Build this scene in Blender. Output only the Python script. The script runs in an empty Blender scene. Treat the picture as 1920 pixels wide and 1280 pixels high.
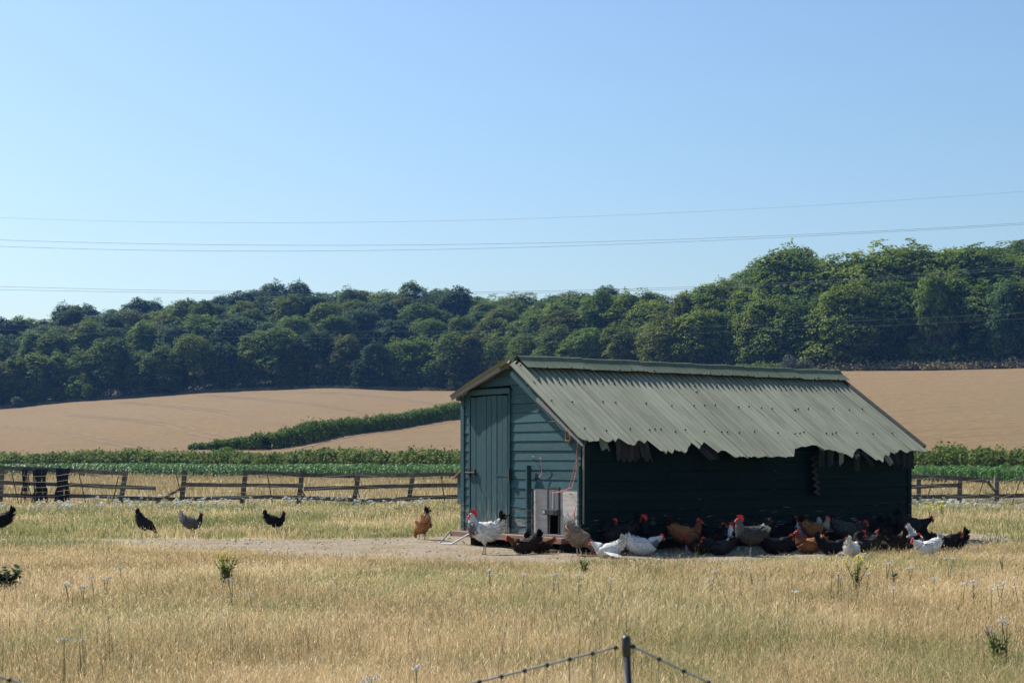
import bpy, math, random
import numpy as np
from mathutils import Vector, Matrix

# ------------------------------------------------------------------ camera, sky, sun, exposure
H, F, HZ = 1.34, 2900.0, 862.0          # eye height, focal length in photo pixels, horizon row
scene = bpy.context.scene
cam_data = bpy.data.cameras.new('camera')
cam = bpy.data.objects.new('camera', cam_data)
scene.collection.objects.link(cam)
cam.location = (0, 0, H)
cam.rotation_euler = (math.radians(90), 0, 0)
cam_data.sensor_width = 36.0
cam_data.lens = F / 1920 * 36.0
cam_data.shift_y = (HZ - 640) / 1920
cam_data.clip_start = 0.1
cam_data.clip_end = 12000
cam_data.dof.use_dof = True
cam_data.dof.focus_distance = 24.0
cam_data.dof.aperture_fstop = 13.0
scene.camera = cam

SUN_AZ = math.radians(-50)              # from +Y, negative = to the left
SUN_EL = math.radians(46)
world = bpy.data.worlds.new('World'); scene.world = world; world.use_nodes = True
wn, wl = world.node_tree.nodes, world.node_tree.links
wn.clear()
sky = wn.new('ShaderNodeTexSky'); sky.sky_type = 'NISHITA'; sky.sun_disc = False
sky.sun_elevation = SUN_EL; sky.sun_rotation = SUN_AZ
sky.altitude = 60; sky.air_density = 1.4; sky.dust_density = 1.1; sky.ozone_density = 7.0
bg = wn.new('ShaderNodeBackground'); bg.inputs['Strength'].default_value = 0.090
wo = wn.new('ShaderNodeOutputWorld')
wl.new(sky.outputs[0], bg.inputs[0]); wl.new(bg.outputs[0], wo.inputs[0])
sd = bpy.data.lights.new('sun', 'SUN'); sd.energy = 4.9; sd.angle = math.radians(0.53); sd.color = (1.0, 0.95, 0.87)
sun = bpy.data.objects.new('sun', sd); scene.collection.objects.link(sun)
sdir = Vector((math.sin(SUN_AZ) * math.cos(SUN_EL), math.cos(SUN_AZ) * math.cos(SUN_EL), math.sin(SUN_EL)))
sun.rotation_euler = sdir.to_track_quat('Z', 'Y').to_euler(); sun.location = (-40, 40, 60)
scene.view_settings.view_transform = 'Standard'
scene.view_settings.look = 'None'
scene.view_settings.exposure = 0.68
scene.view_settings.gamma = 1.0
scene.render.engine = 'CYCLES'
scene.cycles.max_bounces = 6; scene.cycles.diffuse_bounces = 3; scene.cycles.glossy_bounces = 2
scene.cycles.transmission_bounces = 4; scene.cycles.volume_bounces = 0; scene.cycles.transparent_max_bounces = 6
scene.cycles.use_denoising = True
scene.cycles.caustics_reflective = False; scene.cycles.caustics_refractive = False

rnd = random.Random(7)
rng = np.random.default_rng(7)
COL = scene.collection
R = math.radians

# ------------------------------------------------------------------ helpers
def gpt(px, py, z=0.0):                  # photo pixel on flat ground (height z) -> place
    Y = F * (H - z) / (py - HZ)
    return Vector(((px - 960) / F * Y, Y, z))
def at(px, py, Y):                       # photo pixel at known distance -> place
    return Vector(((px - 960) / F * Y, Y, H - (py - HZ) / F * Y))

class MB:
    """collects vertices and faces of ONE mesh"""
    def __init__(s): s.v = []; s.f = []; s.c = []
    def add(s, vs, fs, col=None):
        b = len(s.v); s.v += [tuple(p) for p in vs]; s.f += [tuple(i + b for i in f) for f in fs]
        if col is not None: s.c += [col] * len(vs)
    def box(s, x0, x1, y0, y1, z0, z1, j=0.0):
        q = [(x, y, z) for z in (z0, z1) for (x, y) in ((x0, y0), (x1, y0), (x1, y1), (x0, y1))]
        if j: q = [tuple(a + rnd.uniform(-j, j) for a in p) for p in q]
        s.add(q, [(3, 2, 1, 0), (4, 5, 6, 7), (0, 1, 5, 4), (1, 2, 6, 5), (2, 3, 7, 6), (3, 0, 4, 7)])
    def beam(s, a, b, w, h, up=(0, 0, 1), taper=1.0):
        a = Vector(a); b = Vector(b); d = (b - a).normalized(); up = Vector(up)
        sx = d.cross(up)
        if sx.length < 1e-4: sx = d.cross(Vector((0, 1, 0)))
        sx.normalize(); uz = sx.cross(d).normalized()
        q = []
        for p, k in ((a, 1), (b, taper)):
            for (i, j) in ((-1, -1), (1, -1), (1, 1), (-1, 1)):
                q.append(p + sx * (i * w / 2 * k) + uz * (j * h / 2 * k))
        s.add(q, [(3, 2, 1, 0), (4, 5, 6, 7), (0, 1, 5, 4), (1, 2, 6, 5), (2, 3, 7, 6), (3, 0, 4, 7)])
    def tube(s, pts, r, n=6, col=None):
        pts = [Vector(p) for p in pts]; m = len(pts)
        rr = r if isinstance(r, (list, tuple)) else [r] * m
        vs = []; prev = None
        for i in range(m):
            d = (pts[min(i + 1, m - 1)] - pts[max(i - 1, 0)]).normalized()
            if prev is None:
                ref = Vector((0, 0, 1)) if abs(d.z) < 0.9 else Vector((0, 1, 0))
            else: ref = prev
            a = d.cross(ref)
            if a.length < 1e-5: a = d.cross(Vector((1, 0, 0)))
            a.normalize(); b2 = a.cross(d).normalized(); prev = b2
            for k in range(n):
                t = 2 * math.pi * k / n
                vs.append(pts[i] + (a * math.cos(t) + b2 * math.sin(t)) * rr[i])
        fs = []
        for i in range(m - 1):
            for k in range(n):
                k2 = (k + 1) % n
                fs.append((i * n + k, i * n + k2, (i + 1) * n + k2, (i + 1) * n + k))
        fs.append(tuple(range(n - 1, -1, -1))); fs.append(tuple((m - 1) * n + k for k in range(n)))
        s.add(vs, fs, col)
    def mesh(s, name, mat=None, smooth=False):
        me = bpy.data.meshes.new(name)
        me.from_pydata(s.v, [], s.f); me.update()
        if s.c:
            at_ = me.color_attributes.new('Col', 'FLOAT_COLOR', 'POINT')
            a = np.ones((len(s.v), 4), np.float32); a[:, :3] = np.array(s.c, np.float32)
            at_.data.foreach_set('color', a.ravel())
        if mat: me.materials.append(mat)
        if smooth: me.polygons.foreach_set('use_smooth', [True] * len(me.polygons))
        return me
    def build(s, name, mat=None, parent=None, smooth=False):
        return link(name, s.mesh(name, mat, smooth), parent)

def link(name, me, parent=None):
    o = bpy.data.objects.new(name, me); COL.objects.link(o)
    if parent: o.parent = parent
    return o
def tag(o, label=None, cat=None, group=None, kind=None):
    if label: o['label'] = label
    if cat: o['category'] = cat
    if group: o['group'] = group
    if kind: o['kind'] = kind
    return o
def thing(name, label, cat, loc=(0, 0, 0), rz=0.0, group=None):
    o = bpy.data.objects.new(name, None); COL.objects.link(o)
    o.location = loc; o.rotation_euler = (0, 0, rz); o.empty_display_size = 0.2
    return tag(o, label, cat, group)
def np_mesh(name, V, Fc, mat=None, attrs=None, smooth=False):
    """V (n,3), Fc (m,k) all faces with k corners"""
    me = bpy.data.meshes.new(name)
    V = np.asarray(V, np.float32); Fc = np.asarray(Fc, np.int32); m, k = Fc.shape
    me.vertices.add(len(V)); me.vertices.foreach_set('co', V.ravel())
    me.loops.add(m * k); me.loops.foreach_set('vertex_index', Fc.ravel())
    me.polygons.add(m); me.polygons.foreach_set('loop_start', np.arange(0, m * k, k, dtype=np.int32))
    if smooth: me.polygons.foreach_set('use_smooth', np.ones(m, bool))
    me.update(calc_edges=True)
    for nm, a in (attrs or {}).items():
        at_ = me.attributes.new(nm, 'FLOAT', 'POINT'); at_.data.foreach_set('value', np.asarray(a, np.float32))
    if mat: me.materials.append(mat)
    return me

# ---- materials
def newmat(name):
    m = bpy.data.materials.new(name); m.use_nodes = True
    nt = m.node_tree; b = nt.nodes['Principled BSDF']
    return m, nt.nodes, nt.links, b
def noise(n, l, scale, vec=None, detail=4, rough=0.55, dist=0.0):
    t = n.new('ShaderNodeTexNoise'); t.inputs['Scale'].default_value = scale
    t.inputs['Detail'].default_value = detail; t.inputs['Roughness'].default_value = rough
    t.inputs['Distortion'].default_value = dist
    if vec is not None: l.new(vec, t.inputs['Vector'])
    return t.outputs['Fac']
def ramp(n, l, fac, stops):
    r = n.new('ShaderNodeValToRGB'); e = r.color_ramp.elements
    while len(e) < len(stops): e.new(0.5)
    for i, (p, c) in enumerate(stops):
        e[i].position = p; e[i].color = (*c, 1) if len(c) == 3 else c
    l.new(fac, r.inputs[0]); return r.outputs[0]
def mixc(n, l, fac, a, b, mode='MIX'):
    m = n.new('ShaderNodeMix'); m.data_type = 'RGBA'; m.blend_type = mode
    for sock, val in ((m.inputs[0], fac), (m.inputs[6], a), (m.inputs[7], b)):
        if hasattr(val, 'links') or isinstance(val, bpy.types.NodeSocket): l.new(val, sock)
        elif isinstance(val, (int, float)): sock.default_value = val
        else: sock.default_value = (*val, 1)
    return m.outputs[2]
def mathn(n, l, op, a, b=None, clamp=False):
    m = n.new('ShaderNodeMath'); m.operation = op; m.use_clamp = clamp
    for i, v in enumerate((a, b)):
        if v is None: continue
        if isinstance(v, bpy.types.NodeSocket): l.new(v, m.inputs[i])
        else: m.inputs[i].default_value = v
    return m.outputs[0]
def maprange(n, l, v, a, b, c=0.0, d=1.0):
    m = n.new('ShaderNodeMapRange'); l.new(v, m.inputs[0])
    for i, x in enumerate((a, b, c, d)): m.inputs[i + 1].default_value = x
    return m.outputs[0]
def coords(n, l, kind='Object', scale=None):
    t = n.new('ShaderNodeTexCoord'); out = t.outputs[kind]
    if scale:
        mp = n.new('ShaderNodeMapping'); mp.inputs['Scale'].default_value = scale
        l.new(out, mp.inputs[0]); out = mp.outputs[0]
    return out
def bump(n, l, b, h, strength=0.3, dist=0.01):
    u = n.new('ShaderNodeBump'); u.inputs['Strength'].default_value = strength; u.inputs['Distance'].default_value = dist
    l.new(h, u.inputs['Height']); l.new(u.outputs[0], b.inputs['Normal'])
def varmat(name, c1, c2, scale=6, rough=0.8, stretch=None, bstr=0.25, spec=0.3, objvar=0.0, detail=5):
    """two colours mixed by noise, with fine relief and a little per-object variation"""
    m, n, l, b = newmat(name)
    v = coords(n, l, 'Object', stretch)
    f = noise(n, l, scale, v, detail)
    c = ramp(n, l, f, [(0.3, c1), (0.7, c2)])
    if objvar:
        oi = n.new('ShaderNodeObjectInfo')
        k = maprange(n, l, oi.outputs['Random'], 0, 1, 1 - objvar, 1 + objvar)
        mx = n.new('ShaderNodeVectorMath'); mx.operation = 'SCALE'; l.new(c, mx.inputs[0]); l.new(k, mx.inputs['Scale']); c = mx.outputs[0]
    l.new(c, b.inputs['Base Color']); b.inputs['Roughness'].default_value = rough
    b.inputs['Specular IOR Level'].default_value = spec
    if bstr: bump(n, l, b, noise(n, l, scale * 5, v, 3), bstr, 0.01)
    return m
def leafmat(name, c1, c2, scale=0.3, trans=0.25, rough=0.6, objvar=0.18, hue=None, spec=0.05):
    """foliage: diffuse with a little light coming through; world noise and per-plant variation"""
    m, n, l, b = newmat(name)
    g = n.new('ShaderNodeNewGeometry')
    f = noise(n, l, scale, g.outputs['Position'], 3)
    at_ = n.new('ShaderNodeAttribute'); at_.attribute_name = 'bl'
    f2 = mathn(n, l, 'ADD', f, mathn(n, l, 'MULTIPLY', mathn(n, l, 'SUBTRACT', at_.outputs['Fac'], 0.5), 0.34))
    c = ramp(n, l, f2, [(0.25, c1), (0.75, c2)])
    if hue is not None:
        oi = n.new('ShaderNodeObjectInfo')
        c = mixc(n, l, mathn(n, l, 'MULTIPLY', oi.outputs['Random'], 1.0), c, mixc(n, l, 1.0, c, hue, 'MULTIPLY'))
    if objvar:
        oi = n.new('ShaderNodeObjectInfo')
        k0 = mathn(n, l, 'FRACT', mathn(n, l, 'MULTIPLY', oi.outputs['Random'], 7.31))
        k = maprange(n, l, k0, 0, 1, 1 - objvar, 1 + objvar)
        mx = n.new('ShaderNodeVectorMath'); mx.operation = 'SCALE'; l.new(c, mx.inputs[0]); l.new(k, mx.inputs['Scale']); c = mx.outputs[0]
    l.new(c, b.inputs['Base Color']); b.inputs['Roughness'].default_value = rough
    b.inputs['Specular IOR Level'].default_value = spec
    tr = n.new('ShaderNodeBsdfTranslucent'); l.new(c, tr.inputs[0])
    ms = n.new('ShaderNodeMixShader'); ms.inputs[0].default_value = trans
    l.new(b.outputs[0], ms.inputs[1]); l.new(tr.outputs[0], ms.inputs[2])
    l.new(ms.outputs[0], n['Material Output'].inputs[0])
    return m

# ---- scatter: points with attributes -> instances (only for what nobody could count)
def scatter(name, protos, P, rot, scl, idx, label, cat=None):
    col = bpy.data.collections.new(name + '_blades')
    for o in protos: col.objects.link(o)
    me = bpy.data.meshes.new(name)
    P = np.asarray(P, np.float32); me.vertices.add(len(P)); me.vertices.foreach_set('co', P.ravel())
    for nm, tp, a in (('rot', 'FLOAT_VECTOR', rot), ('scl', 'FLOAT_VECTOR', scl)):
        t = me.attributes.new(nm, tp, 'POINT'); t.data.foreach_set('vector', np.asarray(a, np.float32).ravel())
    t = me.attributes.new('idx', 'INT', 'POINT'); t.data.foreach_set('value', np.asarray(idx, np.int32))
    o = link(name, me)
    ng = bpy.data.node_groups.new(name, 'GeometryNodeTree')
    ng.interface.new_socket('Geometry', in_out='INPUT', socket_type='NodeSocketGeometry')
    ng.interface.new_socket('Geometry', in_out='OUTPUT', socket_type='NodeSocketGeometry')
    N, L = ng.nodes, ng.links
    gi = N.new('NodeGroupInput'); go = N.new('NodeGroupOutput')
    ip = N.new('GeometryNodeInstanceOnPoints'); ci = N.new('GeometryNodeCollectionInfo')
    ci.inputs['Collection'].default_value = col; ci.inputs['Separate Children'].default_value = True
    ci.inputs['Reset Children'].default_value = True
    mp = N.new('GeometryNodeMeshToPoints')
    L.new(gi.outputs[0], mp.inputs['Mesh']); L.new(mp.outputs[0], ip.inputs['Points'])
    L.new(ci.outputs[0], ip.inputs['Instance']); ip.inputs['Pick Instance'].default_value = True
    for nm, tp, sock in (('rot', 'FLOAT_VECTOR', 'Rotation'), ('scl', 'FLOAT_VECTOR', 'Scale'), ('idx', 'INT', 'Instance Index')):
        na = N.new('GeometryNodeInputNamedAttribute'); na.data_type = tp; na.inputs['Name'].default_value = nm
        src = next(x for x in na.outputs if x.enabled and x.name == 'Attribute')
        if sock == 'Rotation':
            e = N.new('FunctionNodeEulerToRotation'); L.new(src, e.inputs[0]); L.new(e.outputs[0], ip.inputs[sock])
        else: L.new(src, ip.inputs[sock])
    L.new(ip.outputs[0], go.inputs[0])
    md = o.modifiers.new('scatter', 'NODES'); md.node_group = ng
    tag(o, label, cat, None, 'stuff')
    return o
def proto(name, me):
    return bpy.data.objects.new(name, me)
# ------------------------------------------------------------------ terrain
def cl_interp(x, xs, ys): return np.interp(x, xs, ys)
def hedge_y(X): return 150 - 0.54 * (X + 49.6)
_bx = [-700, -200, 0, 200, 400, 600, 850, 1000, 1200, 1350, 1570, 1920, 2700]
_by = [800, 775, 765, 748, 734, 727, 733, 728, 712, 702, 695, 689, 684]
_dx = [-700, 0, 600, 900, 1050, 1350, 1570, 1920, 2700]
_dd = [400, 390, 380, 372, 345, 318, 305, 292, 275]
_sx = [-700, 0, 150, 300, 450, 600, 900, 1100, 1250, 1350, 1450, 1500, 1600, 1700, 1800, 1920, 2700]
_sy = [640, 604, 592, 572, 553, 543, 552, 560, 566, 552, 510, 500, 488, 482, 472, 455, 430]
_tx = [-700, 900, 1300, 1500, 2700]; _th = [15, 15, 16, 20, 22]
_rx = [-700, 900, 1300, 1600, 2700]; _rb = [120, 120, 100, 80, 80]
def col_of(X, Y): return 960 + F * X / Y
def wood_d(c): return cl_interp(c, _dx, _dd)
def zbase(c): return H + (HZ - cl_interp(c, _bx, _by)) / F * wood_d(c)
def ztop(c):
    B = cl_interp(c, _rx, _rb); D = wood_d(c) + B
    return H + (HZ - cl_interp(c, _sx, _sy)) / F * D - cl_interp(c, _tx, _th) * 1.0
def terr(X, Y):
    Y = max(Y, 1.0); c = col_of(X, Y); y0 = hedge_y(X) + 2
    if Y <= y0: return 0.0
    D = wood_d(c); zb = zbase(c)
    if Y <= D:
        t = (Y - y0) / (D - y0); return float(zb * t)
    B = cl_interp(c, _rx, _rb); zt = ztop(c)
    t = (Y - D) / B
    if t <= 1: return float(zb + (zt - zb) * t)
    return float(zt + (1 - math.exp(-(t - 1))) * 2)
def hit(px, py, y0=60, y1=420):           # photo pixel -> place on the rising ground
    Y = y0
    while Y < y1:
        X = (px - 960) / F * Y; z = H - (py - HZ) / F * Y
        if terr(X, Y) >= z: return Vector((X, Y, terr(X, Y)))
        Y += 0.5
    X = (px - 960) / F * y1
    return Vector((X, y1, terr(X, y1)))

# ---- ground sheet to the horizon
def mat_meadow():
    m, n, l, b = newmat('meadow_thatch')
    g = n.new('ShaderNodeNewGeometry'); P = g.outputs['Position']
    f = noise(n, l, 0.35, P, 5); f2 = noise(n, l, 9, P, 6, 0.7)
    c1 = ramp(n, l, f2, [(0.25, (0.22, 0.17, 0.08)), (0.6, (0.40, 0.31, 0.16)), (0.85, (0.52, 0.42, 0.24))])
    c2 = ramp(n, l, f2, [(0.25, (0.12, 0.125, 0.045)), (0.6, (0.24, 0.22, 0.09)), (0.85, (0.36, 0.32, 0.16))])
    c = mixc(n, l, ramp(n, l, f, [(0.4, (0, 0, 0)), (0.65, (1, 1, 1))]), c1, c2)
    l.new(c, b.inputs['Base Color']); b.inputs['Roughness'].default_value = 0.95; b.inputs['Specular IOR Level'].default_value = 0.1
    bump(n, l, b, f2, 0.8, 0.06)
    return m
def grid_mesh(xs, ys, zf):
    V = np.array([(x, y, zf(x, y)) for y in ys for x in xs]); nx = len(xs)
    Fc = [(j * nx + i, j * nx + i + 1, (j + 1) * nx + i + 1, (j + 1) * nx + i) for j in range(len(ys) - 1) for i in range(nx - 1)]
    return V, Fc
xs = [-5000, -1500, -400, -150, -60, -30, -15, -8, -4, 0, 4, 8, 15, 30, 60, 150, 400, 1500, 5000]
ys = [-1500, -300, -60, -20, 0, 8, 16, 24, 40, 60, 90, 130, 200, 400, 1500, 8000]
V, Fc = grid_mesh(xs, ys, lambda x, y: 0.0)
tag(link('meadow', np_mesh('meadow', V, Fc, mat_meadow())), 'dry grassy meadow around the hen house', None, None, 'structure')

# ---- crop field behind the hedge
def mat_field():
    m, n, l, b = newmat('ripe_crop')
    g = n.new('ShaderNodeNewGeometry'); P = g.outputs['Position']
    f = noise(n, l, 0.9, P, 8, 0.85); f2 = noise(n, l, 0.02, P, 3)
    mp = n.new('ShaderNodeMapping'); mp.inputs['Rotation'].default_value = (0, 0, R(18)); mp.inputs['Scale'].default_value = (0.03, 0.5, 0.1)
    l.new(P, mp.inputs[0]); f3 = noise(n, l, 1.0, mp.outputs[0], 4, 0.6)
    c = ramp(n, l, f, [(0.25, (0.136, 0.092, 0.046)), (0.5, (0.226, 0.153, 0.080)), (0.78, (0.34, 0.245, 0.138))])
    c = mixc(n, l, maprange(n, l, f2, 0.35, 0.7, 0, 0.45), c, (0.225, 0.170, 0.105))
    c = mixc(n, l, maprange(n, l, f3, 0.5, 0.75, 0, 0.35), c, (0.145, 0.108, 0.066))
    l.new(c, b.inputs['Base Color']); b.inputs['Roughness'].default_value = 0.95; b.inputs['Specular IOR Level'].default_value = 0.05
    bump(n, l, b, f, 1.0, 0.25)
    return m
MF = mat_field()
cols = np.arange(-700, 2701, 34); NT = 44
V = []; 
for k in range(NT + 1):
    for c in cols:
        cc = (c - 960) / F; Y0 = (150 - 26.8 + 2) / (1 + 0.54 * cc)
        Y = Y0 + (wood_d(c) - Y0) * k / NT; X = cc * Y
        V.append((X, Y, terr(X, Y) + 0.03 + 0.12 * math.sin(X * 0.21 + Y * 0.13) * (0 < k < NT)))
nx = len(cols)
Fc = [(j * nx + i, j * nx + i + 1, (j + 1) * nx + i + 1, (j + 1) * nx + i) for j in range(NT) for i in range(nx - 1)]
field = tag(link('crop_field', np_mesh('crop_field', V, Fc, MF, smooth=True)), 'ripe tan crop field rising behind the hedges', None, None, 'structure')
# tramlines: pairs of wheel gaps in the standing crop
MT = varmat('wheel_gap_soil', (0.170, 0.119, 0.070), (0.21, 0.148, 0.088), 0.8, 0.95, bstr=0)
def tramline(pix):
    pts = [hit(*p) for p in pix]
    # resample
    q = []
    for a, b2 in zip(pts[:-1], pts[1:]):
        for k in range(10): q.append(a.lerp(b2, k / 10))
    q.append(pts[-1])
    for s in (-0.9, 0.9):
        mb = MB(); vs = []; fs = []
        for i, p in enumerate(q):
            d = (q[min(i + 1, len(q) - 1)] - q[max(i - 1, 0)]); d.z = 0; d.normalize(); nn = Vector((-d.y, d.x, 0))
            w = 0.15 + 0.09 * math.sin(i * 1.7)
            for e in (-w, w):
                x = p + nn * (s + e); vs.append((x.x, x.y, terr(x.x, x.y) + 0.07 + 0.12 * math.sin(x.x * 0.21 + x.y * 0.13)))
        for i in range(len(q) - 1): fs.append((2 * i, 2 * i + 1, 2 * i + 3, 2 * i + 2))
        mb.add(vs, fs); mb.build('tramline', MT, field)
for pix in ([(-40, 795), (60, 803), (130, 812), (200, 828), (265, 842)], [(130, 778), (240, 788), (310, 797), (370, 812), (420, 822)],
            [(230, 755), (330, 764), (420, 772), (490, 786), (545, 800)], [(380, 742), (480, 748), (590, 757), (670, 771), (700, 780)],
            [(560, 735), (690, 741), (770, 750), (840, 762)], [(540, 842), (620, 826), (720, 808), (860, 790)],
            ):
    tramline(pix)

# ---- hillside under the wood
MH = varmat('woodland_floor', (0.018, 0.016, 0.009), (0.035, 0.032, 0.015), 0.4, 0.95)  # floor colour darkened to stand for the shadow beneath the trees
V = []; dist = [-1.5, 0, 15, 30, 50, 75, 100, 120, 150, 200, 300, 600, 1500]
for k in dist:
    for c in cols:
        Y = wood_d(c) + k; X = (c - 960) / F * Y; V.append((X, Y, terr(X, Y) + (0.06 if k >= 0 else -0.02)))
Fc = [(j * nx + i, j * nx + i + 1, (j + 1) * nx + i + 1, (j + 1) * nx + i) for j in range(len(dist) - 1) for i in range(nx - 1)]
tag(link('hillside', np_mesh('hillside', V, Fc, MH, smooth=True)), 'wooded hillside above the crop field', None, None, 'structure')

# ------------------------------------------------------------------ foliage builders
def leaf_quads(P, N, size, droop=0.0, aspect=1.0, rg=rng, jit=0.7):
    """one quad per point, facing roughly N"""
    n = len(P); N = N + rg.normal(0, jit, (n, 3)); N /= np.linalg.norm(N, axis=1)[:, None] + 1e-9
    up = rg.normal(0, 1, (n, 3)); up[:, 2] -= droop
    T = np.cross(N, up); T /= np.linalg.norm(T, axis=1)[:, None] + 1e-9
    B = np.cross(N, T)
    s = size * rg.uniform(0.6, 1.35, n)[:, None]
    a = T * s * 0.5; b = B * s * 0.5 * aspect
    bend = N * s * 0.16
    V = np.stack([P - b, P + a * 0.85 - bend, P + b, P - a * 0.85 - bend], 1).reshape(-1, 3)
    Fc = np.arange(n * 4).reshape(n, 4)
    return V, Fc
def sph_noise(d, rg, f):
    """smooth random bumps over directions d (n,3)"""
    out = np.zeros(len(d))
    for k in range(5):
        w = rg.normal(0, 1, 3); w *= f / np.linalg.norm(w) * rg.uniform(0.7, 1.3); out += np.sin(d @ w + rg.uniform(0, 6.28))
    return out / 2.6
def make_crown(seed, rx, z0, z1, sprays, per, size, skirt=0.6, rough=1.0):
    """crown of leaf sprays: several limb masses at different heights, each an uneven dome of small drooping sprays"""
    rg = np.random.default_rng(seed); h = z1 - z0; dom = []
    dom.append((0.0, 0.0, z0 + h * 0.50, rx * 0.60, h * 0.50))
    for k in range(9):                                   # limb masses round the stem, wider low down
        t = rg.uniform(0.12, 0.80); a = k * 2.4 + rg.uniform(-.5, .5); w = rx * (skirt + (1 - skirt) * t if t < .35 else 1 - 0.75 * (t - .35))
        q = rx * rg.uniform(0.30, 0.50); dom.append((math.cos(a) * (w - q) * rg.uniform(.75, 1.15), math.sin(a) * (w - q) * rg.uniform(.75, 1.15), z0 + h * t, q, q * rg.uniform(0.75, 1.25)))
    for k in range(2):                                   # leaders at the top
        a = rg.uniform(0, 6.28); q = rx * rg.uniform(.34, .46); dom.append((math.cos(a) * rx * .25, math.sin(a) * rx * .25, z1 - q * rg.uniform(.9, 1.5), q, q * 1.15))
    dom = np.array(dom); ar = dom[:, 3] * (dom[:, 3] + dom[:, 4]); cnt = (ar / ar.sum() * sprays * 1.35).astype(int); Cs = []; Ds = []; Ls = []
    for (x, y, z, q, qz), n in zip(dom, cnt):
        d = rg.normal(0, 1, (n, 3)); d[:, 2] += 0.25; d /= np.linalg.norm(d, axis=1)[:, None]
        mid = sph_noise(d, rg, 4.5); fin = sph_noise(d, rg, 10)
        r = (1 + rough * (0.20 * mid + 0.15 * fin)) * (1 - 0.38 * rg.random(n) ** 2)
        Cs.append(np.array([x, y, z]) + d * r[:, None] * np.array([q, q, qz])); Ds.append(d); Ls.append(np.clip(0.5 + 0.30 * mid + rg.normal(0, .12) + rg.normal(0, 0.12, n), 0, 1))
    C = np.concatenate(Cs); d = np.concatenate(Ds); lum = np.concatenate(Ls)
    inn = np.zeros(len(C), int)
    for (x, y, z, q, qz) in dom: inn += (((C[:, 0] - x) / q) ** 2 + ((C[:, 1] - y) / q) ** 2 + ((C[:, 2] - z) / qz) ** 2) < 0.36
    C, d, lum = C[inn == 0], d[inn == 0], lum[inn == 0]; ns = len(C)
    n = ns * per; ci = np.repeat(np.arange(ns), per); sr = rg.uniform(0.40, 0.95, ns)[ci]
    a = rg.uniform(0, 6.28, n); q = np.sqrt(rg.random(n)) * sr; hor = d[:, :2] / (np.linalg.norm(d[:, :2], axis=1)[:, None] + 1e-6)
    P = C[ci].copy(); P[:, 0] += np.cos(a) * q; P[:, 1] += np.sin(a) * q
    out = (np.cos(a) * hor[ci, 0] + np.sin(a) * hor[ci, 1]) * q
    P[:, 2] += rg.normal(0, 0.15, n) - 0.40 * out
    N = d[ci] * 0.6 + np.array([0, 0, 0.9])
    V, Fc = leaf_quads(P, N, size, 0.4, 0.7, rg, 0.5)
    bl = np.repeat(np.clip(lum[ci] * 0.7 + 0.3 * rg.random(n), 0, 1), 4)
    return np_mesh('crown', V, Fc, None, {'bl': bl})
def make_trunk(seed, h, r, mat, limbs=6, top=0.75):
    rg = random.Random(seed); mb = MB(); pts = []; rr = []
    x = y = 0
    for k in range(8):
        t = k / 7; x += rg.uniform(-0.12, 0.12); y += rg.uniform(-0.12, 0.12)
        pts.append((x, y, -0.6 + t * h * top)); rr.append(r * (1.25 - 0.3 * min(t * 6, 1)) * (1 - 0.75 * t))
    mb.tube(pts, rr, 8)
    for i in range(limbs):
        k = rg.randint(2, 6); p = Vector(pts[k]); a = rg.uniform(0, 6.28); L = h * rg.uniform(0.18, 0.32)
        q = [p, p + Vector((math.cos(a) * L * 0.5, math.sin(a) * L * 0.5, L * 0.4)), p + Vector((math.cos(a) * L, math.sin(a) * L, L * 0.95))]
        mb.tube(q, [rr[k] * 0.6, rr[k] * 0.38, 0.03], 6)
    return mb.mesh('trunk', mat, True)

MBARK = varmat('bark', (0.07, 0.06, 0.045), (0.15, 0.13, 0.10), 3, 0.95, (1, 1, 0.25), 0.6)
LEAF = [leafmat('leaf_deep_green', (0.052, 0.098, 0.021), (0.130, 0.190, 0.038), 0.25, 0.32, objvar=0.25),
        leafmat('leaf_mid_green', (0.072, 0.126, 0.023), (0.180, 0.240, 0.042), 0.25, 0.34, objvar=0.25),
        leafmat('leaf_fresh_green', (0.088, 0.142, 0.022), (0.210, 0.260, 0.042), 0.25, 0.36, objvar=0.2),
        leafmat('leaf_blue_green', (0.044, 0.092, 0.038), (0.105, 0.170, 0.066), 0.25, 0.32, objvar=0.2),
        leafmat('leaf_olive', (0.075, 0.102, 0.021), (0.175, 0.198, 0.040), 0.25, 0.34, objvar=0.2)]
LNAME = ['deep green', 'mid-green', 'fresh green', 'bluish green', 'olive-green']
# crown shapes (normalised to about 15 m): broad, domed, tall, ragged, wide edge tree reaching the ground
CR = {}
spec = [(6.6, 1.5, 15, 0.75, 1.0), (6.2, 2.0, 15, 0.7, 0.8), (5.2, 1.5, 17, 0.8, 1.0), (6.0, 2.0, 15.5, 0.65, 1.5), (6.6, -1.2, 13.5, 1.0, 1.1), (5.8, -1.2, 14.5, 1.0, 1.2)]
for i, (rx, z0, z1, sk, ro) in enumerate(spec):
    for s in range(2):
        me = make_crown(100 + i * 10 + s, rx, z0, z1, 1600 if i < 4 else 1650, 11, 0.44, sk, ro)
        me.materials.append(LEAF[0]); CR[(i, s)] = me
TRUNK = [make_trunk(5 + i, 14, 0.32, MBARK) for i in range(3)]
def ordinal(n):
    w = ['first', 'second', 'third', 'fourth', 'fifth', 'sixth', 'seventh', 'eighth', 'ninth', 'tenth', 'eleventh', 'twelfth',
         'thirteenth', 'fourteenth', 'fifteenth', 'sixteenth', 'seventeenth', 'eighteenth', 'nineteenth', 'twentieth']
    tens = {2: 'twenty', 3: 'thirty', 4: 'forty'}
    if n <= 20: return w[n - 1]
    t, u = divmod(n, 10)
    return (tens[t] + '-' + w[u - 1]) if u else {3: 'thirtieth', 4: 'fortieth'}[t]
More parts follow.
